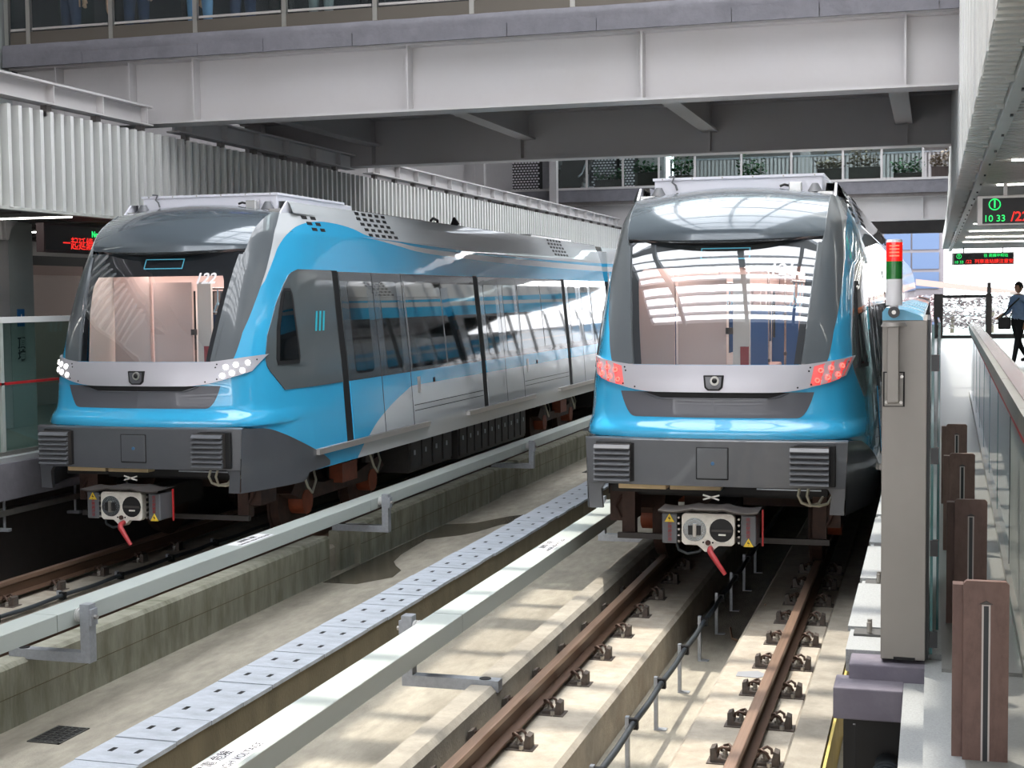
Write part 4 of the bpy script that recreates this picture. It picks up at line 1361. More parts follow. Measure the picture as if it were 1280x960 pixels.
# ---- brown slotted plates standing on the platform end
XB0, XB1 = .110, .258
POSY = [5.08, 7.1, 9.15, 11.2]
PLBL = ['nearest the camera', 'second from the camera', 'third from the camera', 'farthest from the camera']
for y, w in zip(POSY, PLBL):
    p = thing('slotted_plate', 'rusty brown upright plate with a vertical slot beside the glass railing, ' + w, 'plate', ((XB0 + XB1) / 2, y, .985), 'brown slotted plates')
    zt = 1.605
    MB().prism([(XB0, .985), (XB1, .985), (XB1, zt - .01), (XB1 - .01, zt), (XB0 + .01, zt), (XB0, zt - .01)], 'y', y, y + .03).build('plate', M['brown'], p)
    MB().box(XB0 - .035, XB0, y + .03, y + .09, .985, zt - .02).build('side_flange', M['brown'], p)
    xm = (XB0 + XB1) / 2
    MB().box(xm - .014, xm + .014, y - .002, y, .985, zt - .08).build('slot_edge', M['slot_light'], p)
    MB().box(xm - .008, xm + .008, y - .004, y - .001, .985, zt - .084).build('slot', M['psd_dark'], p)
    MB().prism([(xm - .022, zt - .078), (xm + .022, zt - .078), (xm, zt - .066)], 'y', y - .005, y).build('slot_cap', M['soffit'], p)

# ---- glass railing with broad metal handrail on the right platform
hr = thing('glass_railing', 'glass railing with broad polished handrail along the right platform', 'railing', (.45, 12, PLAT))
A, Bp = Vector((.325, 4.2, 2.1)), Vector((.545, 23.6, 2.1))
dirv = (Bp - A).normalized()
perp = Vector((dirv.y, -dirv.x, 0))
W_ = .155
n = 9
for k in range(n):
    a = A + dirv * ((Bp - A).length * k / n + .006)
    b_ = A + dirv * ((Bp - A).length * (k + 1) / n - .006)
    for nm, off, w, dz, h, mt in (('handrail', W_ / 2, W_, -.012, .024, M['steel']), ('handrail_inlay', W_ / 2 + .012, W_ - .06, .002, .006, M['handrail_top']), ('handrail_skirt', .012, .02, -.055, .07, M['steel'])):
        MB().beam(a + perp * off + Vector((0, 0, dz)), b_ + perp * off + Vector((0, 0, dz)), w, h).build(nm, mt, hr)
    MB().beam(a + perp * .012 + Vector((0, 0, -.105)), b_ + perp * .012 + Vector((0, 0, -.105)), .006, .03).build('red_lamp_line', M['red'], hr)
    g0, g1 = a + perp * .06 + dirv * .02, b_ + perp * .06 - dirv * .02
    MB().beam(g0 + Vector((0, 0, -.56)), g1 + Vector((0, 0, -.56)), .012, 1.0).build('glass_panel', M['glass_green'] if k > 1 else M['frosted'], hr)
    MB().beam(g0 + Vector((0, 0, -.56)) - dirv * .012, g0 + Vector((0, 0, -.56)), .016, 1.0).build('glass_rim', M['glass_edge'] if k > 2 else M['psd_dark'], hr)
MB().beam(A + perp * .06 + Vector((0, 0, -1.08)), Bp + perp * .06 + Vector((0, 0, -1.08)), .07, .06).build('base_channel', M['steel'], hr)

# ---- platform end gate far down the right platform
eg = thing('platform_end_gate', 'dark framed glass gate closing the far end of the right platform', 'gate', (1.1, 53, PLAT))
for x0, x1 in ((.05, .36), (1.80, 2.0)):
    MB().box(x0, x1, 52.9, 53.1, 1.0, 2.56).build('gate_post', M['soffit'], eg)
MB().box(.36, 1.8, 52.95, 53.05, 2.42, 2.52).build('gate_rail', M['psd_dark'], eg)
MB().box(.36, 1.8, 52.95, 53.05, 1.0, 1.1).build('gate_rail', M['psd_dark'], eg)
MB().box(.36, 1.8, 52.98, 53.02, 1.78, 1.80).build('mid_bar', M['galv'], eg)
MB().box(.36, 1.8, 52.99, 53.0, 1.1, 2.42).build('gate_glass', M['glass'], eg)
MB().box(2.0, 4.5, 52.97, 53.0, 1.15, 2.6).build('side_glass', M['glass'], eg)
MB().box(2.0, 4.5, 52.9, 53.1, 1.0, 1.15).build('kick_rail', M['soffit'], eg)
MB().cyl((1.9, 52.8, 2.56), (1.9, 52.8, 2.95), .07, 12).build('beacon', M['soffit'], eg)

# ------------------------------------------------------------------ right canopy: ribbed fascia and slatted soffit
cr = thing('canopy_right', None, None, (1.5, 20, CAN), kind='structure')
XF = .262
MB().box(XF + .06, XF + .08, 4, 24, CAN, 7.0).build('fascia_sheet', M['fin_back'], cr)
fin_me = MB().prism([(XF, 0), (XF + .03, 0), (XF + .03, .085), (XF, .055)], 'z', 0, 1)  # placeholder outline
for k in range(120):
    y = 5.2 + .90 * k
    zt = 7.0 if y < 18 else 7.0 - (y - 18) * .26
    if zt < CAN + .15 or y > 30:
        break
    MB().prism([(XF + .065, y), (XF, y + .06), (XF, y + .70), (XF + .065, y + .76)], 'z', CAN - .01, zt).build('fascia_rib', M['fin'], cr)
MB().box(XF, XF + .03, 24, 42, CAN - .01, CAN + .35).build('fascia_end', M['fin'], cr)
slA = MB().prism([(0, CAN), (.10, CAN), (.085, CAN - .025), (.015, CAN - .025)], 'x', XF + .02, .433)
slA = MB()
def slat_mesh(x0, x1, h):
    return MB().prism([(0, CAN + .02), (.10, CAN + .02), (.09, CAN - h), (.01, CAN - h)], 'x', x0, x1)
sa = slat_mesh(XF + .005, .433, .03).mesh('soffit_slat', M['slat'])
sb = slat_mesh(.54, 6.0, .03).mesh('soffit_slat', M['slat'])
for k in range(150):
    y = 5.0 + .165 * k
    inst(sa, 'soffit_slat', cr, (0, y, 0))
    inst(sb, 'soffit_slat', cr, (0, y + .05, 0))
rest = MB()
for k in range(78):
    y = 5.0 + .165 * (150 + k)
    rest.prism([(y, CAN + .02), (y + .115, CAN + .02), (y + .10, CAN - .012), (y + .015, CAN - .012)], 'x', XF + .005, 6.0)
tag(rest.build('far_slats', M['slat'], cr), kind='stuff')
MB().box(XF + .03, 6.0, 4, 44, CAN + .02, CAN + .16).build('soffit_deck', M['soffit'], cr)
MB().box(.445, .46, 4, 44, CAN - .05, CAN + .05).build('edge_angle', M['fin'], cr)
MB().box(.45, .535, 4, 44, CAN - .055, CAN - .04).build('edge_plate', M['slat'], cr)
for k in range(26):
    y = 6.2 + 1.3 * k
    MB().box(.40, .45, y, y + .06, CAN - .05, CAN + .02).build('edge_bracket', M['slat'], cr)
    MB().box(.50, .52, y + .3, y + .36, CAN - .07, CAN - .03).build('edge_clip', M['psd_dark'], cr)
for k in range(9):
    y = 11.0 + 3.2 * k
    MB().box(.7, 5.8, y, y + .035, CAN - .045, CAN - .032).build('soffit_lamp', M['lamp_strip'], cr)

# ------------------------------------------------------------------ LED boards
def circle_text_board(name, label, x0, x1, y, z0, z1, big):
    bd = thing(name, label, 'display', ((x0 + x1) / 2, y, z0), 'platform LED boards')
    MB().box(x0, x1, y, y + .12, z0, z1).build('case', M['alu'], bd, bevel=.004)
    h = z1 - z0
    MB().box(x0 + .055 * h / .34, x1 - .03, y - .004, y, z0 + .02, z1 - .03).build('screen', M['led_board'], bd)
    yy = y - .006
    ring = []
    cx_, cz_ = x0 + .185, z1 - .10
    for a in range(25):
        an = 2 * math.pi * a / 24
        ring.append((cx_ + .06 * math.cos(an), yy, cz_ + .06 * math.sin(an)))
    MB().tube(ring, .006, 5, False).build('platform_circle', M['led_green'], bd)
    text('1', .12, M['led_green'], 'lettering', bd, plane_mtx((cx_, yy, cz_), (1, 0, 0), (0, 0, 1)), bold=.002)
    text('10 33', .105, M['led_green'], 'lettering', bd, plane_mtx((cx_ + .0, yy, z0 + .075), (1, 0, 0), (0, 0, 1)))
    if big:
        text('/22', .15, M['led_red'], 'lettering', bd, plane_mtx((cx_ + .27, yy, z0 + .09), (1, 0, 0), (0, 0, 1)), bold=.002)
    else:
        text('往 高鐵中和站', .10, M['led_green'], 'lettering', bd, plane_mtx((cx_ + .95, yy, cz_ + .01), (1, 0, 0), (0, 0, 1)))
        text('/22  列車進站請注意安全', .125, M['led_red'], 'lettering', bd, plane_mtx((cx_ + .85, yy, z0 + .085), (1, 0, 0), (0, 0, 1)), bold=.002)
    for x in (x0 + .3, x1 - .3):
        MB().box(x - .02, x + .02, y + .04, y + .08, z1, CAN - .01).build('hanger', M['alu'], bd)
    return bd
circle_text_board('led_board', 'near LED board under the right canopy showing 1, 10 33 and /22', .485, 2.2, 17.2, 3.345, 3.68, True)
circle_text_board('led_board', 'far small LED board under the right canopy with red text', .505, 2.11, 41.0, 3.345, 3.68, False)

# ------------------------------------------------------------------ left louvre screen wall and canopy
XLV = -9.7
lw = thing('wall_louvre', None, None, (XLV, 25, 3.63), kind='structure')
MB().box(XLV - .10, XLV - .07, 9, 48, 3.66, 4.70).build('back_sheet', M['fin_back'], lw)
fm = MB().box(XLV - .07, XLV + .03, 0, .062, 3.63, 4.75).mesh('louvre_fin', M['fin'])
for k in range(188):
    inst(fm, 'louvre_fin', lw, (0, 10.2 + .2 * k, 0))
MB().box(XLV - .08, XLV + .02, 9, 48, 3.60, 3.635).build('bottom_trim', M['slat'], lw)
# I-beam above it with stiffeners, carried on short posts
bl_ = thing('edge_beam', 'white steel edge beam with stiffeners above the left louvre wall', 'beam', (XLV, 25, 4.80))
for (ya, yb) in ((9, 16.62), (17.3, 23.4), (24.2, 45.6)):
    MB().box(XLV - .14, XLV + .06, ya, yb, 5.06, 5.085).build('top_flange', M['girder'], bl_)
    MB().box(XLV - .14, XLV + .06, ya, yb, 4.83, 4.85).build('bottom_flange', M['girder'], bl_)
    MB().box(XLV - .06, XLV - .045, ya, yb, 4.85, 5.06).build('web', M['girder'], bl_)
    y = ya + .35
    while y < yb - .1:
        MB().box(XLV - .045, XLV + .05, y, y + .015, 4.85, 5.06).build('stiffener', M['girder'], bl_)
        MB().box(XLV - .10, XLV - .02, y - .05, y + .05, 4.70, 4.83).build('support_post', M['under'], bl_)
        y += 1.02
lc = thing('canopy_left', None, None, (-12, 20, 3.6), kind='structure')
MB().box(-14.5, XLV - .10, 9, 48, 3.60, 3.70).build('soffit_deck', M['soffit'], lc)
for k in range(20):
    MB().box(-14.0, XLV - .15, 12.0 + 1.0 * k, 12.05 + 1.0 * k, 3.585, 3.60).build('soffit_lamp', M['lamp_strip'] if k % 3 == 0 else M['soffit'], lc)
# platform wall, columns, LED board, signs on the left platform
tag(MB().box(-14.6, -14.4, -16, 60, ZF, 12).build('wall_left', M['column']), kind='structure')
col = thing('platform_column', 'grey clad platform column at the left edge with a blue sign', 'column', (-11.4, 15.0, PLAT))
MB().box(-11.75, -11.10, 14.2, 15.55, 1.0, 3.6).build('column_cladding', M['column'], col, bevel=.01)
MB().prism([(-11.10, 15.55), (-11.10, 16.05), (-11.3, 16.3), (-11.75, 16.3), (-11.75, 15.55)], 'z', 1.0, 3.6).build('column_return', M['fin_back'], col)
sg_ = MB().box(-11.096, -11.085, 15.68, 15.82, 2.28, 2.50).build('sign_plate', M['blue_sign'], col)
text('1', .12, M['decal_white'], 'lettering', sg_, plane_mtx((-11.082, 15.75, 2.39), (0, 1, 0), (0, 0, 1)))
text('頂\n埔', .16, M['ink'], 'station_name', col, plane_mtx((-11.094, 15.75, 1.98), (0, 1, 0), (0, 0, 1)), bold=.004)
MB().box(-11.12, -11.0, 15.18, 15.30, 3.36, 3.6).build('wall_bracket', M['column'], col)
MB().prism([(15.36, 3.6), (15.62, 3.6), (15.48, 3.5), (15.42, 3.36), (15.36, 3.36)], 'x', -11.1, -11.0).build('wall_bracket', M['column'], col)
ld = thing('led_board', 'LED board with red and green text on the left platform behind the train', 'display', (-10.5, 15.9, 3.2), 'platform LED boards')
MB().box(-10.56, -10.45, 15.35, 18.2, 3.2, 3.56).build('case', M['led_frame'], ld, bevel=.004)
MB().box(-10.452, -10.445, 15.38, 18.15, 3.23, 3.53).build('screen', M['led_board'], ld)
text('一起延續無限可能', .17, M['led_red'], 'lettering', ld, plane_mtx((-10.443, 16.42, 3.31), (0, 1, 0), (0, 0, 1)), bold=.0)
text('No.1', .11, M['led_green'], 'lettering', ld, plane_mtx((-10.443, 16.50, 3.45), (0, 1, 0), (0, 0, 1)), bold=.002)
# perforated screens and a door behind
sd = thing('perforated_screen', 'dark perforated metal screen on the left platform behind the train', 'screen', (-13.2, 18.6, PLAT))
MB().box(-13.3, -13.26, 16.0, 21.5, 1.0, 3.3).build('backing', M['screen'], sd)
for (ya, yb, za, zb) in ((17.3, 17.75, 2.3, 3.0), (18.0, 18.5, 2.3, 3.1), (17.3, 17.75, 1.0, 1.95), (18.0, 18.5, 1.0, 1.95)):
    hm = MB()
    for i in range(int((yb - ya) / .085)):
        for j in range(int((zb - za) / .085)):
            y_, z_ = ya + .085 * i, za + .085 * j
            hm.obox((-13.255, y_, z_), (.008, .055, .04), Matrix.Rotation(.6, 3, 'X'))
    tag(hm.build('perforations', M['bg_white'], sd), kind='stuff')
d1 = thing('door_1', None, None, (-13.2, 19.3, PLAT), kind='structure')
MB().box(-13.25, -13.18, 18.75, 20.4, 1.0, 3.15).build('door_panel', M['int_seat'] if 'int_seat' in M else M['column'], d1)
MB().box(-13.18, -13.16, 18.85, 20.3, 1.0, 3.0).build('door_leaf', M['int_wall'], d1)
# left screen door run: glass, top rail, red bar
gl = thing('platform_screen_door', 'low glass platform edge barrier with pale top rail at the left platform', 'screen door', (-9.15, 11, PLAT))
MB().box(-9.17, -9.08, 8, 14.2, 2.375, 2.435).build('top_rail', M['fin'], gl)
MB().box(-9.135, -9.12, 8, 14.2, 1.05, 2.375).build('glass_panel', M['glass_green'], gl)
MB().box(-9.15, -9.09, 8, 13.6, 1.74, 1.765).build('red_bar', M['red'], gl)
for y in (9.6, 11.0, 12.55, 14.1):
    MB().box(-9.17, -9.09, y, y + .05, 1.0, 2.375).build('post', M['frosted'], gl)
MB().box(-9.2, -9.06, 8, 14.2, 1.0, 1.06).build('base_rail', M['steel'], gl)

# ================================================================== overpasses
def girder(Y, x0, x1, z0, z1, stiff, label, back=False, name='overpass_girder'):
    g = thing(name, label, 'girder', ((x0 + x1) / 2, Y, z0))
    MB().box(x0, x1, Y - .20, Y + .20, z0, z0 + .03).build('bottom_flange', M['girder'], g)
    MB().box(x0, x1, Y - .20, Y + .20, z1 - .03, z1).build('top_flange', M['girder'], g)
    MB().box(x0, x1, Y - .012, Y + .012, z0 + .03, z1 - .03).build('web', M['girder'], g)
    for x in stiff:
        MB().box(x - .012, x + .012, Y - .19, Y - .012, z0 + .03, z1 - .03).build('stiffener', M['girder'], g)
        MB().box(x - .012, x + .012, Y + .012, Y + .15, z0 + .03, z1 - .03).build('stiffener', M['girder'], g)
    return g
GY, GY2 = 17.0, 23.7
gx0 = -11.9
st1 = [-11.2, -10.1, -9.17, -6.23, -3.3, -.31]
girder(GY, gx0, .55, 4.885, 5.72, st1, 'white steel front girder of the near footbridge above the trains')
girder(GY2, gx0, .55, 4.90, 5.72, [-11.5, -9.4, -6.7, -3.5, -.4], 'dark shaded rear girder of the near footbridge')
ob = thing('footbridge', 'footbridge deck crossing above both trains', 'footbridge', (-6, 20.3, 5.72))
MB().box(gx0, .55, GY - .16, GY2 + .16, 5.72, 5.80).build('deck_soffit', M['under'], ob)
for x in (-9.4, -6.6, -3.5, -.45):
    MB().box(x - .13, x + .13, GY + .03, GY2 - .03, 5.25, 5.28).build('cross_beam_flange', M['girder'], ob)
    MB().box(x - .01, x + .01, GY + .03, GY2 - .03, 5.28, 5.72).build('cross_beam_web', M['girder'], ob)
MB().box(gx0, .6, GY - .30, GY + .0, 5.80, 6.0).build('deck_upstand', M['under'], ob)
# painted fascia of rough blocks
x = gx0
rr = random.Random(3)
while x < .55:
    w = rr.uniform(.9, 2.2)
    xe = min(.58, x + w)
    MB().box(x, xe - .008, GY - .335 - rr.uniform(0, .008), GY - .30, 5.70, 5.87 + rr.uniform(-.02, .02)).build('fascia_panel', M['purple'], ob)
    x = xe
rows = []
for x in lspace(gx0, .58, 90):
    j = rr.uniform(-.012, .012)
    rows.append([(x, GY - .33 - abs(j) * .6, 5.85 + j), (x, GY - .345 + j * .8, 5.925 + j), (x, GY - .31, 5.995 + j * .3), (x, GY - .2, 6.0)])
MB().grid(rows).build('mortar_edge', M['purple'], ob, smooth=70)
MB().box(gx0 + .1, .58, GY - .29, GY - .26, 6.0, 6.16).build('kick_strip', pm('kick_strip', (104, 98, 90), 0.35, metal=0.5), ob)
# glass railing on the deck edge
px_ = [-11.85, -11.52, -10.28, -9.06, -7.82, -6.6, -5.35, -4.1, -2.85, -1.6, -.35]
rg = thing('bridge_railing', 'glass railing with slim posts along the near footbridge', 'railing', (-6, GY - .27, 6.08))
for i, x in enumerate(px_):
    MB().box(x - .03, x + .03, GY - .30, GY - .24, 6.0, 7.25).build('post', M['steel'], rg)
    if i + 1 < len(px_):
        MB().box(x + .06, px_[i + 1] - .06, GY - .275, GY - .263, 6.20, 7.15).build('glass_panel', M['glass'], rg)
        MB().box(x + .05, px_[i + 1] - .05, GY - .285, GY - .255, 6.18, 6.21).build('bottom_rail', M['alu'], rg)
MB().box(-11.85, .5, GY - .31, GY - .23, 7.2, 7.25).build('top_rail', M['steel'], rg)
uc = thing('upper_column', 'white cladded upper column at the left end of the footbridge', 'column', (-12.6, 16.5, 4))
MB().box(-12.85, -12.05, 16.3, 17.0, 3.7, 12).build('cladding', M['girder'], uc)
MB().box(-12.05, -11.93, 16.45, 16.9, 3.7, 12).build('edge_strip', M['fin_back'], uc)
MB().box(-11.85, -11.3, 17.9, 17.95, 5.8, 9).build('end_glass', M['glass_green'], ob)
# near-black sheet added behind the deck, its colour standing in for concourse shade
MB().box(-14.3, .5, GY + 2.6, GY + 2.75, 5.8, 9.5).build('deck_shade_sheet', pm('painted_shade', (26, 30, 36), 0.4), ob)

# far footbridge with planters
FY = 46.0
girder(FY, -14, 3, 4.83, 5.56, [-12, -9, -6, -4.2, -2.6, -.3], 'pale steel girder of the far footbridge beyond the trains')
fb = thing('footbridge', 'far footbridge with plant boxes and glass railing beyond the trains', 'footbridge', (-6, FY + 1, 5.56))
MB().box(-14, 3, FY - .25, FY + 3, 5.56, 5.66).build('deck_soffit', M['under'], fb)
MB().box(-14, 3, FY - .3, FY + 3, 5.66, 6.05).build('deck_edge', M['purple'], fb)
MB().box(-14, 3, FY - .32, FY - .2, 6.05, 6.12).build('deck_kerb', M['girder'], fb)
MB().box(-14, 3, FY + 2.9, FY + 3.1, 4.55, 5.56).build('rear_beam', M['under'], fb)
fr_ = thing('bridge_railing', 'glass railing in front of the plant boxes on the far footbridge', 'railing', (-6, FY - .25, 6.1))
xs_ = [-12.0, -10.8, -9.6, -8.43, -7.27, -5.8, -4.25, -2.68, -1.52, -.3]
for i, x in enumerate(xs_):
    MB().box(x - .03, x + .03, FY - .28, FY - .22, 6.1, 7.3).build('post', M['girder'], fr_)
    if i + 1 < len(xs_):
        MB().box(x + .04, xs_[i + 1] - .04, FY - .255, FY - .245, 6.15, 7.25).build('glass_panel', M['glass'], fr_)
def plant(x, w, z, h, dry, label, y=FY + .3):
    pt = thing('planter', label, 'planter', (x, y, 6.05), 'plant boxes on the far footbridge')
    MB().box(x - w / 2, x + w / 2, y - .22, y + .22, 6.05, z).build('box', M['planter'], pt)
    lf = MB()
    r = random.Random(int(abs(x) * 100))
    for k in range(280):
        px, py = x + r.uniform(-w / 2, w / 2) * 1.08, y + r.uniform(-.25, .25)
        pz = z + abs(r.gauss(0, .45)) * h
        a = r.uniform(0, 6.28)
        L_ = r.uniform(.09, .18)
        d = Vector((math.cos(a), math.sin(a), r.uniform(-.3, .9))).normalized() * L_
        s = Vector((-math.sin(a), math.cos(a), 0)) * L_ * .35
        c = Vector((px, py, pz))
        lf._add([c, c + d * .5 + s, c + d, c + d * .5 - s], [(0, 1, 2, 3)])
    tag(lf.build('foliage', [M['leaf2'] if dry else M['leaf']], pt), kind='stuff')
    st = MB()
    for k in range(5):
        st.cyl((x + (k - 2) * w / 6, y, z), (x + (k - 2) * w / 6 + .03, y, z + h * .6), .012, 6)
    st.build('stems', M['leaf2'], pt)
for a in ((-10.15, .9, 6.38, .35, 0, 'low green plant box at the left end of the far footbridge'),
          (-8.9, .75, 6.58, .4, 0, 'taller plant box above the right train roof, left of its white box'),
          (-7.8, .7, 6.45, .8, 0, 'plant box with a tall shrub behind the white roof box'),
          (-5.55, .8, 6.35, .7, 0, 'green shrub box in the middle of the far footbridge'),
          (-3.1, .75, 6.50, .35, 1, 'dark plant box with dry leaves beside the railing post'),
          (-2.05, .95, 6.52, .75, 1, 'widest dark plant box with dry leaves and a green top'),
          (-.75, .85, 6.30, .4, 0, 'low green plant box near the right canopy'),
          (.25, .6, 6.45, .6, 1, 'dark plant box partly hidden by the right canopy')):
    plant(*a)
# building side and perforated screens behind the far footbridge
bk = thing('wall_far', None, None, (-8, FY + 6, 4), kind='structure')
MB().box(-16, -11.2, FY + 4, FY + 4.3, 4, 12).build('wall_panel', M['bg_white'], bk)
MB().box(-16, 6, FY + 4, FY + 4.3, 7.7, 12).build('header', M['soffit'], bk)
MB().box(-9, 6, FY + 5.8, FY + 6, 5.0, 7.7).build('rear_panel', M['column'], bk)
for (xa, xb) in ((-12.95, -12.2), (-9.9, -8.95), (-4.3, -4.0)):
    MB().box(xa, xb, FY + 3.6, FY + 4.0, 6.05, 9).build('pier', M['column'], bk)
sl = thing('slat_fence', 'pale vertical slat fence along the back of the far footbridge', 'fence', (-4, FY + 2.8, 6.05))
for k in range(75):
    x = -8.6 + .13 * k
    MB().box(x, x + .075, FY + 2.78, FY + 2.82, 6.1, 7.15).build('slat', M['girder'], sl)
MB().box(-8.6, 1.2, FY + 2.76, FY + 2.84, 7.15, 7.2).build('top_rail', M['galv'], sl)
ps = thing('perforated_screen', 'bright perforated screen panels behind the far footbridge stairs', 'screen', (-12, FY + 3.5, 6))
for (xa, xb) in ((-15.2, -13.4), (-11.5, -10.6), (-10.5, -9.95)):
    MB().box(xa - .1, xb + .1, FY + 3.5, FY + 3.55, 5.9, 8.2).build('frame', M['screen'], ps)
    hm = MB()
    i = 0
    z = 6.0
    while z < 7.5:
        x = xa + (.06 if i % 2 else 0)
        while x < xb - .05:
            hm.box(x, x + .075, FY + 3.48, FY + 3.5, z, z + .055)
            x += .115
        z += .095
        i += 1
    tag(hm.build('perforations', M['bg_white'], ps), kind='stuff')
sw = thing('staircase', 'dark staircase with handrail rising behind the far footbridge', 'staircase', (-11.6, FY + 1.5, 6.05))
for k in range(11):
    MB().box(-12.2, -11.2, FY + .5 + .26 * k, FY + .76 + .26 * k, 6.05 + .17 * k, 6.22 + .17 * k).build('step', M['soffit'], sw)
MB().tube([(-11.25, FY + .5, 6.55), (-11.25, FY + 1.0, 6.7), (-11.25, FY + 3.6, 8.5)], .03, 8).build('handrail', M['galv'], sw)
MB().tube([(-10.6, FY - .1, 5.75), (-10.6, FY - .1, 6.05), (-10.65, FY - .1, 6.15), (-11.0, FY - .1, 6.15), (-11.15, FY - .1, 5.95)], .025, 8).build('lower_handrail', M['galv'], sw)
tag(MB().box(-11.95, -11.72, FY - .64, FY - .36, 3.72, 9).build('bridge_column', M['girder']), 'white steel column beside the far footbridge stairs', 'column')
ln = thing('roof_line', 'tall white mast at the left end of the far footbridge', 'mast', (-13.5, FY - 2, 4))
MB().box(-14.05, -13.75, FY - 2, FY - 1.8, 1.0, 9).build('mast_post', M['girder'], ln)
ln.name = 'mast'

# ================================================================== roof over the tracks: solid sides, glazed strip between beams
RZ = 12.0
rf = thing('ceiling', None, None, (-4, 15, RZ), kind='structure')
SKX0, SKX1, SKY0, SKY1 = -7.2, 2.2, .6, 60.0
MB().box(-15, SKX0, -18, 60, RZ, RZ + .3).build('roof_slab', M['roof'], rf)
MB().box(SKX1, 9, -18, 60, RZ, RZ + .3).build('roof_slab', M['roof'], rf)
MB().box(SKX0, SKX1, -18, SKY0, RZ, RZ + .3).build('roof_slab', M['roof'], rf)
y = SKY0 + .9
k = 0
while y < SKY1:
    wide = (k % 4 == 3)
    w = .42 if wide else .10
    MB().box(SKX0, SKX1, y, y + w, RZ, RZ + .22).build('purlin', M['purlin'], rf)
    y += .98
    k += 1
for x in (-5.6, -2.6, -.4):
    MB().box(x - .09, x + .09, SKY0, SKY1, RZ - .25, RZ).build('rafter', M['purlin'], rf)
for x, y in ((-12.6, 2.0), (3.0, 2.0), (3.5, 30), (3.5, 50)):
    pass
tag(MB().box(6.0, 6.2, -16, 60, ZF, 12).build('wall_right', M['column']), kind='structure')
MB()

# unseen slatted baffle added behind the camera, its gaps letting in fill light
wb_ = thing('fill_baffle', None, None, (-3, -18, 0), kind='structure')
for k in range(11):
    MB().box(-14.6, 6.2, -18.1, -18.0, -.9 + 1.2 * k, -.1 + 1.2 * k).build('board', M['column'], wb_)
# ================================================================== outside, beyond the far end
tag(MB().box(-60, 60, 62, 160, -3, -2.6).build('ground_outside', pm('ground_outside', (96, 92, 94), 0.9, var=0.1)), kind='structure')
ob_ = thing('office_building', 'pale office building with blue glazing seen past the train roof', 'building', (-1, 95, -2.6))
MB().box(-7, .7, 96, 104, -2.6, 16).build('wall', M['out_white'], ob_)
bw = pm('bluish_glazing', (66, 86, 116), 0.5)
for r in range(7):
    for c in range(2):
        w = MB().box(-3.0 + 1.75 * c, -1.35 + 1.75 * c, 95.9, 96, 2.9 + 1.25 * r, 3.95 + 1.25 * r).build('window', bw, ob_)
hl = thing('hillside_trees', None, None, (0, 88, -2.6))
hl.name = 'flowering_tree'
tag(hl, 'pale sunlit trees below the office building at the far end', 'tree')
fl = MB()
r = random.Random(11)
for k in range(2600):
    c = Vector((r.gauss(1.2, 3.0), r.uniform(84, 92), .6 + min(abs(r.gauss(0, 1)), 1.3) * 1.3))
    a = r.uniform(0, 6.28)
    d = Vector((math.cos(a), math.sin(a), r.uniform(-.4, .8))) * .16
    s = Vector((-math.sin(a), math.cos(a), .4)) * .10
    fl._add([c, c + d + s, c + d * 2, c + d - s], [(0, 1, 2, 3)])
tag(fl.build('foliage', pm('pale_leaf', (140, 124, 126), 0.8, var=0.2, vscale=3), hl), kind='stuff')
tk = MB()
for x in (-1.5, 1.0, 3.2):
    tk.cyl((x, 88, -2.6), (x + .2, 88, 1.8), .18, 8, .1)
tk.build('trunk', M['leaf2'], hl)
tag(MB().prism([(-1.0, 3.1), (5.2, 2.4), (5.2, 2.7), (-1.0, 3.5)], 'y', 94, 94.4).build('orange_roof', pm('orange_roof', (150, 128, 120), 0.7)),
    'pale orange roof edge in front of the office building', 'roof')
# ================================================================== people
SKIN = pm('skin', (206, 160, 132), 0.6)
HAIR = pm('hair', (24, 20, 20), 0.5)
SHOE = pm('shoe', (20, 20, 22), 0.4)
def cloth(name, rgb):
    return pm(name, rgb, 0.85, var=0.15, vscale=10)

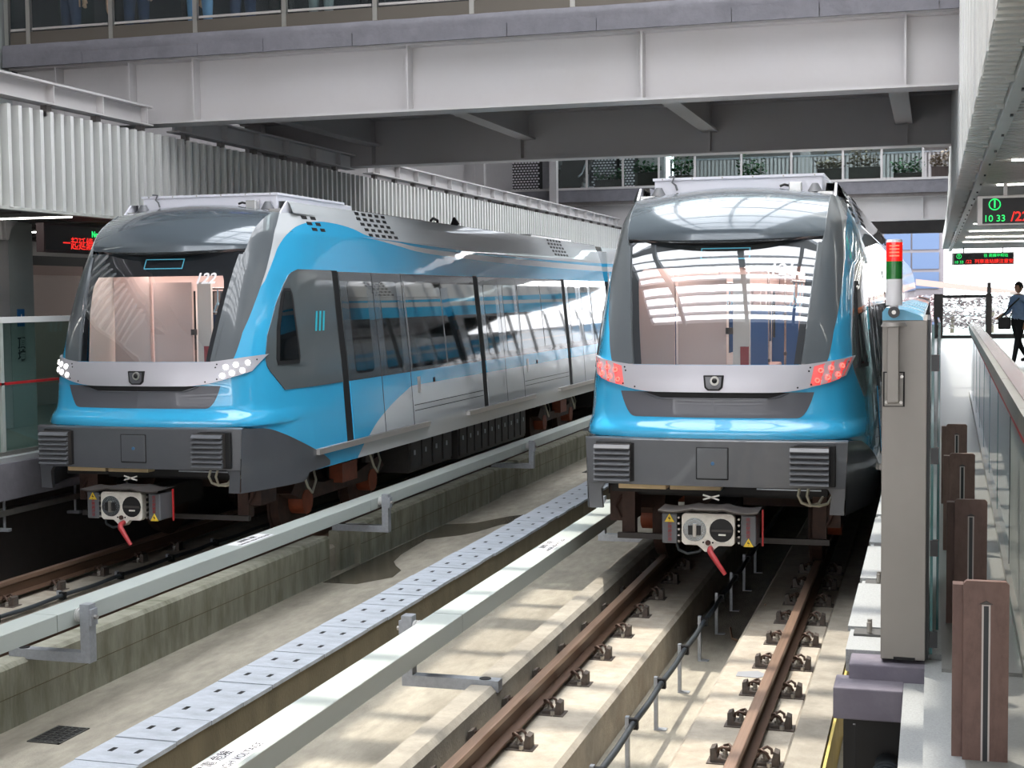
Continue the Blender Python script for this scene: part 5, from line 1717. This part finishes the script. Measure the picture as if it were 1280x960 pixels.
def person(label, loc, rz, H_, shirt, trousers, pose, sleeve=.62, group=None):
    """One continuous body grown with a Skin modifier over a posed skeleton; faces coloured by body region."""
    t = thing('person', label, 'person', loc, group)
    k = H_ / 1.75
    P = {'pelvis': (0, 0, .95), 'waist': (0, 0, 1.10), 'chest': (0, -.01, 1.30), 'neckb': (0, 0, 1.46), 'neck': (0, -.01, 1.52)}
    R_ = {'pelvis': (.165, .11), 'waist': (.145, .10), 'chest': (.175, .115), 'neckb': (.10, .08), 'neck': (.055, .055)}
    E = [('pelvis', 'waist'), ('waist', 'chest'), ('chest', 'neckb'), ('neckb', 'neck')]
    for s, sd in ((1, 'r'), (-1, 'l')):
        sw = pose.get('leg_' + sd, 0)
        aw = pose.get('arm_' + sd, 0)
        bend = pose.get('elbow_' + sd, .15)
        kb = pose.get('knee_' + sd, 0.05)
        hip = Vector((s * .095, 0, .88))
        knee = hip + Vector((s * .01, -math.sin(sw) * .42, -math.cos(sw) * .42))
        a2 = sw - kb
        ank = knee + Vector((0, -math.sin(a2) * .40, -math.cos(a2) * .40))
        toe = ank + Vector((s * .02, -.16, -.035))
        heel = ank + Vector((0, .03, -.04))
        for n_, v, r_ in (('hip', hip, (.095, .10)), ('knee', knee, (.062, .065)), ('ank', ank, (.042, .045)), ('toe', toe, (.04, .032))):
            P[n_ + sd], R_[n_ + sd] = tuple(v), r_
        E += [('pelvis', 'hip' + sd), ('hip' + sd, 'knee' + sd), ('knee' + sd, 'ank' + sd), ('ank' + sd, 'toe' + sd)]
        sh = Vector((s * .185, 0, 1.42))
        el = sh + Vector((s * .05, -math.sin(aw) * .28, -math.cos(aw) * .28))
        a3 = aw + bend
        wr = el + Vector((s * .0, -math.sin(a3) * .25, -math.cos(a3) * .25))
        d = (wr - el).normalized()
        palm = wr + d * .07
        for n_, v, r_ in (('sh', sh, (.062, .062)), ('el', el, (.046, .046)), ('wr', wr, (.03, .03)), ('palm', palm, (.036, .02))):
            P[n_ + sd], R_[n_ + sd] = tuple(v), r_
        E += [('neckb', 'sh' + sd), ('sh' + sd, 'el' + sd), ('el' + sd, 'wr' + sd), ('wr' + sd, 'palm' + sd)]
        for f in range(5):
            ang = (f - 1.5) * .16
            base = palm + Vector((0, (f - 1.5) * .018, 0)) if f < 4 else wr + d * .02 + Vector((0, -.03, 0))
            ln_ = [.065, .075, .07, .055, .05][f]
            tip = base + d * ln_ + Vector((-s * .012, ang * .03 if f < 4 else -.035, 0))
            P['f%d%s' % (f, sd)], R_['f%d%s' % (f, sd)] = tuple(tip), (.009, .009)
            E.append(('palm' + sd if f < 4 else 'wr' + sd, 'f%d%s' % (f, sd)))
    names = list(P)
    me = bpy.data.meshes.new('body')
    me.from_pydata([tuple(c * k for c in P[n_]) for n_ in names], [(names.index(a), names.index(b_)) for a, b_ in E], [])
    o = bpy.data.objects.new('body', me)
    COL.objects.link(o)
    md = o.modifiers.new('skin', 'SKIN')
    md.use_smooth_shade = True
    for n_, v in zip(names, me.skin_vertices[0].data):
        v.radius = (R_[n_][0] * k, R_[n_][1] * k)
        v.use_root = (n_ == 'pelvis')
    sb = o.modifiers.new('sub', 'SUBSURF')
    sb.levels = 2
    sb.render_levels = 2
    bpy.context.view_layer.update()
    dg = bpy.context.evaluated_depsgraph_get()
    bm_ = bpy.data.meshes.new_from_object(o.evaluated_get(dg))
    bpy.data.objects.remove(o)
    bm_.materials.clear()
    for m_ in (SKIN, shirt, trousers, SHOE):
        bm_.materials.append(m_)
    wl = [(Vector(P['el' + sd]), Vector(P['wr' + sd])) for sd in 'rl']
    for p in bm_.polygons:
        c = p.center / k
        if c.z > 1.49:
            i = 0
        elif c.z < .11 and True:
            i = 3
        else:
            i = 1 if c.z > .98 else 2
            for el, wr in wl:
                d = wr - el
                tt = (c - el).dot(d) / d.length_squared
                if -.2 < tt < 1.75 and (c - (el + d * tt)).length < .075 and abs(c.x) > .17:
                    i = 0 if tt > sleeve else 1
        p.material_index = i
        p.use_smooth = True
    b_ = bpy.data.objects.new('body', bm_)
    COL.objects.link(b_)
    b_.parent = t
    # head with face, ears and hair
    hd = MB()
    hz = 1.645
    rows = []
    for i in range(15):
        th = math.pi * i / 14
        rr_ = []
        for j in range(20):
            ph = 2 * math.pi * j / 20
            x_, y_, z_ = math.sin(th) * math.cos(ph), math.sin(th) * math.sin(ph), math.cos(th)
            sx = .075 * (1 - .22 * max(0, -z_))
            sy = .095 * (1 - .12 * max(0, -z_))
            yy = y_ * sy
            if y_ < -.8 and abs(x_) < .3 and -.25 < z_ < .05:
                yy -= .012
            rr_.append((x_ * sx * k, yy * k, (hz + z_ * .118) * k))
        rows.append(rr_)
    hd.grid(rows, True)
    ho = hd.build('head', SKIN, t, local=True, smooth=70)
    fe = MB()
    for s in (-1, 1):
        fe.sphere((s * .03 * k, -.088 * k, (hz + .005) * k), .010 * k, 8, 6, (1.3, .6, .7))
    fe.build('eyes', HAIR, ho, local=True, smooth=60)
    MB().prism([(-.011 * k, -.088 * k), (.011 * k, -.088 * k), (0, -.115 * k)], 'z', (hz - .038) * k, (hz + .008) * k).build('nose', SKIN, ho, local=True)
    MB().box(-.022 * k, .022 * k, -.090 * k, -.082 * k, (hz - .063) * k, (hz - .055) * k).build('mouth', pm('lip', (150, 84, 76), .5), ho, local=True)
    er = MB()
    for s in (-1, 1):
        er.sphere((s * .078 * k, .005 * k, (hz - .01) * k), .025 * k, 8, 6, (.4, .7, 1.1))
    er.build('ears', SKIN, ho, local=True, smooth=60)
    hr_ = MB()
    rows = []
    for i in range(9):
        th = math.pi * .56 * i / 8
        rr_ = []
        for j in range(20):
            ph = 2 * math.pi * j / 20
            x_, y_, z_ = math.sin(th) * math.cos(ph), math.sin(th) * math.sin(ph), math.cos(th)
            f_ = .75 if y_ < -.45 else 1
            z2 = hz + (z_ * .13 if f_ == 1 else max(z_, .38) * .13)
            rr_.append((x_ * .083 * k, (y_ * .105 + .004) * k, z2 * k))
        rows.append(rr_)
    hr_.grid(rows, True)
    hr_.build('hair', HAIR, ho, local=True, smooth=70)
    t.rotation_euler = (0, 0, rz)
    return t

bl_shirt, navy, dark, jean = cloth('blue_shirt', (150, 182, 222)), cloth('navy', (48, 58, 86)), cloth('dark_cloth', (24, 25, 30)), cloth('jean', (104, 138, 176))
cobalt, grey_c, pale = cloth('cobalt', (44, 84, 220)), cloth('grey_cloth', (120, 124, 126)), cloth('pale_cloth', (200, 202, 200))
walker = person('man in a pale blue shirt and dark trousers walking on the right platform', (1.78, 32.7, PLAT), -.9, 1.80, bl_shirt, dark,
                {'leg_r': .30, 'knee_r': .08, 'leg_l': -.28, 'knee_l': .35, 'arm_r': -.2, 'elbow_r': .3, 'arm_l': .15, 'elbow_l': 1.0})
bg2 = thing('shoulder_bag', 'black shoulder bag worn by the man in the pale blue shirt', 'bag', (1.55, 32.62, 1.85))
MB().box(1.36, 1.62, 32.50, 32.62, 1.80, 2.06).build('bag_body', SHOE, bg2, bevel=.03)
MB().tube([(1.42, 32.54, 2.04), (1.58, 32.50, 2.26), (1.76, 32.53, 2.44), (1.86, 32.66, 2.53), (1.88, 32.78, 2.44), (1.7, 32.85, 2.2), (1.58, 32.7, 2.02)], .016, 6).build('strap', SHOE, bg2, smooth=60)
crowd = [(-11.25, 17.3, 2.8, 1.70, pale, navy, 'person in a pale top and navy trousers at the left end of the footbridge railing', {}),
         (-10.75, 17.85, .4, 1.68, navy, dark, 'person in dark clothes second from the left on the footbridge', {'arm_r': .3, 'elbow_r': 1.2}),
         (-10.2, 17.22, .2, 1.72, dark, navy, 'person in dark top with bare forearm behind the footbridge post', {'elbow_l': 1.3}),
         (-9.80, 17.95, 2.5, 1.75, navy, dark, 'tall person in navy clothes behind the second glass panel', {}),
         (-9.25, 17.2, .3, 1.70, navy, jean, 'person in blue jeans with hand at the waist on the footbridge', {'elbow_r': 1.4, 'arm_r': .2}),
         (-8.78, 17.5, .5, 1.70, cobalt, navy, 'person in a bright blue top beside the person in jeans', {}),
         (-8.28, 17.6, 3.3, 1.76, dark, dark, 'person all in black right of the bright blue top', {}),
         (-7.55, 17.25, .2, 1.66, grey_c, grey_c, 'person in patterned grey clothes farther right on the footbridge', {}),
         (-6.95, 17.5, 3.3, 1.72, navy, dark, 'person in dark clothes at the right of the footbridge group', {})]
for x, y, rz, h, sh_, tr_, lb, po in crowd:
    person(lb, (x, y, 5.812), rz, h, sh_, tr_, po, group='people on the footbridge')
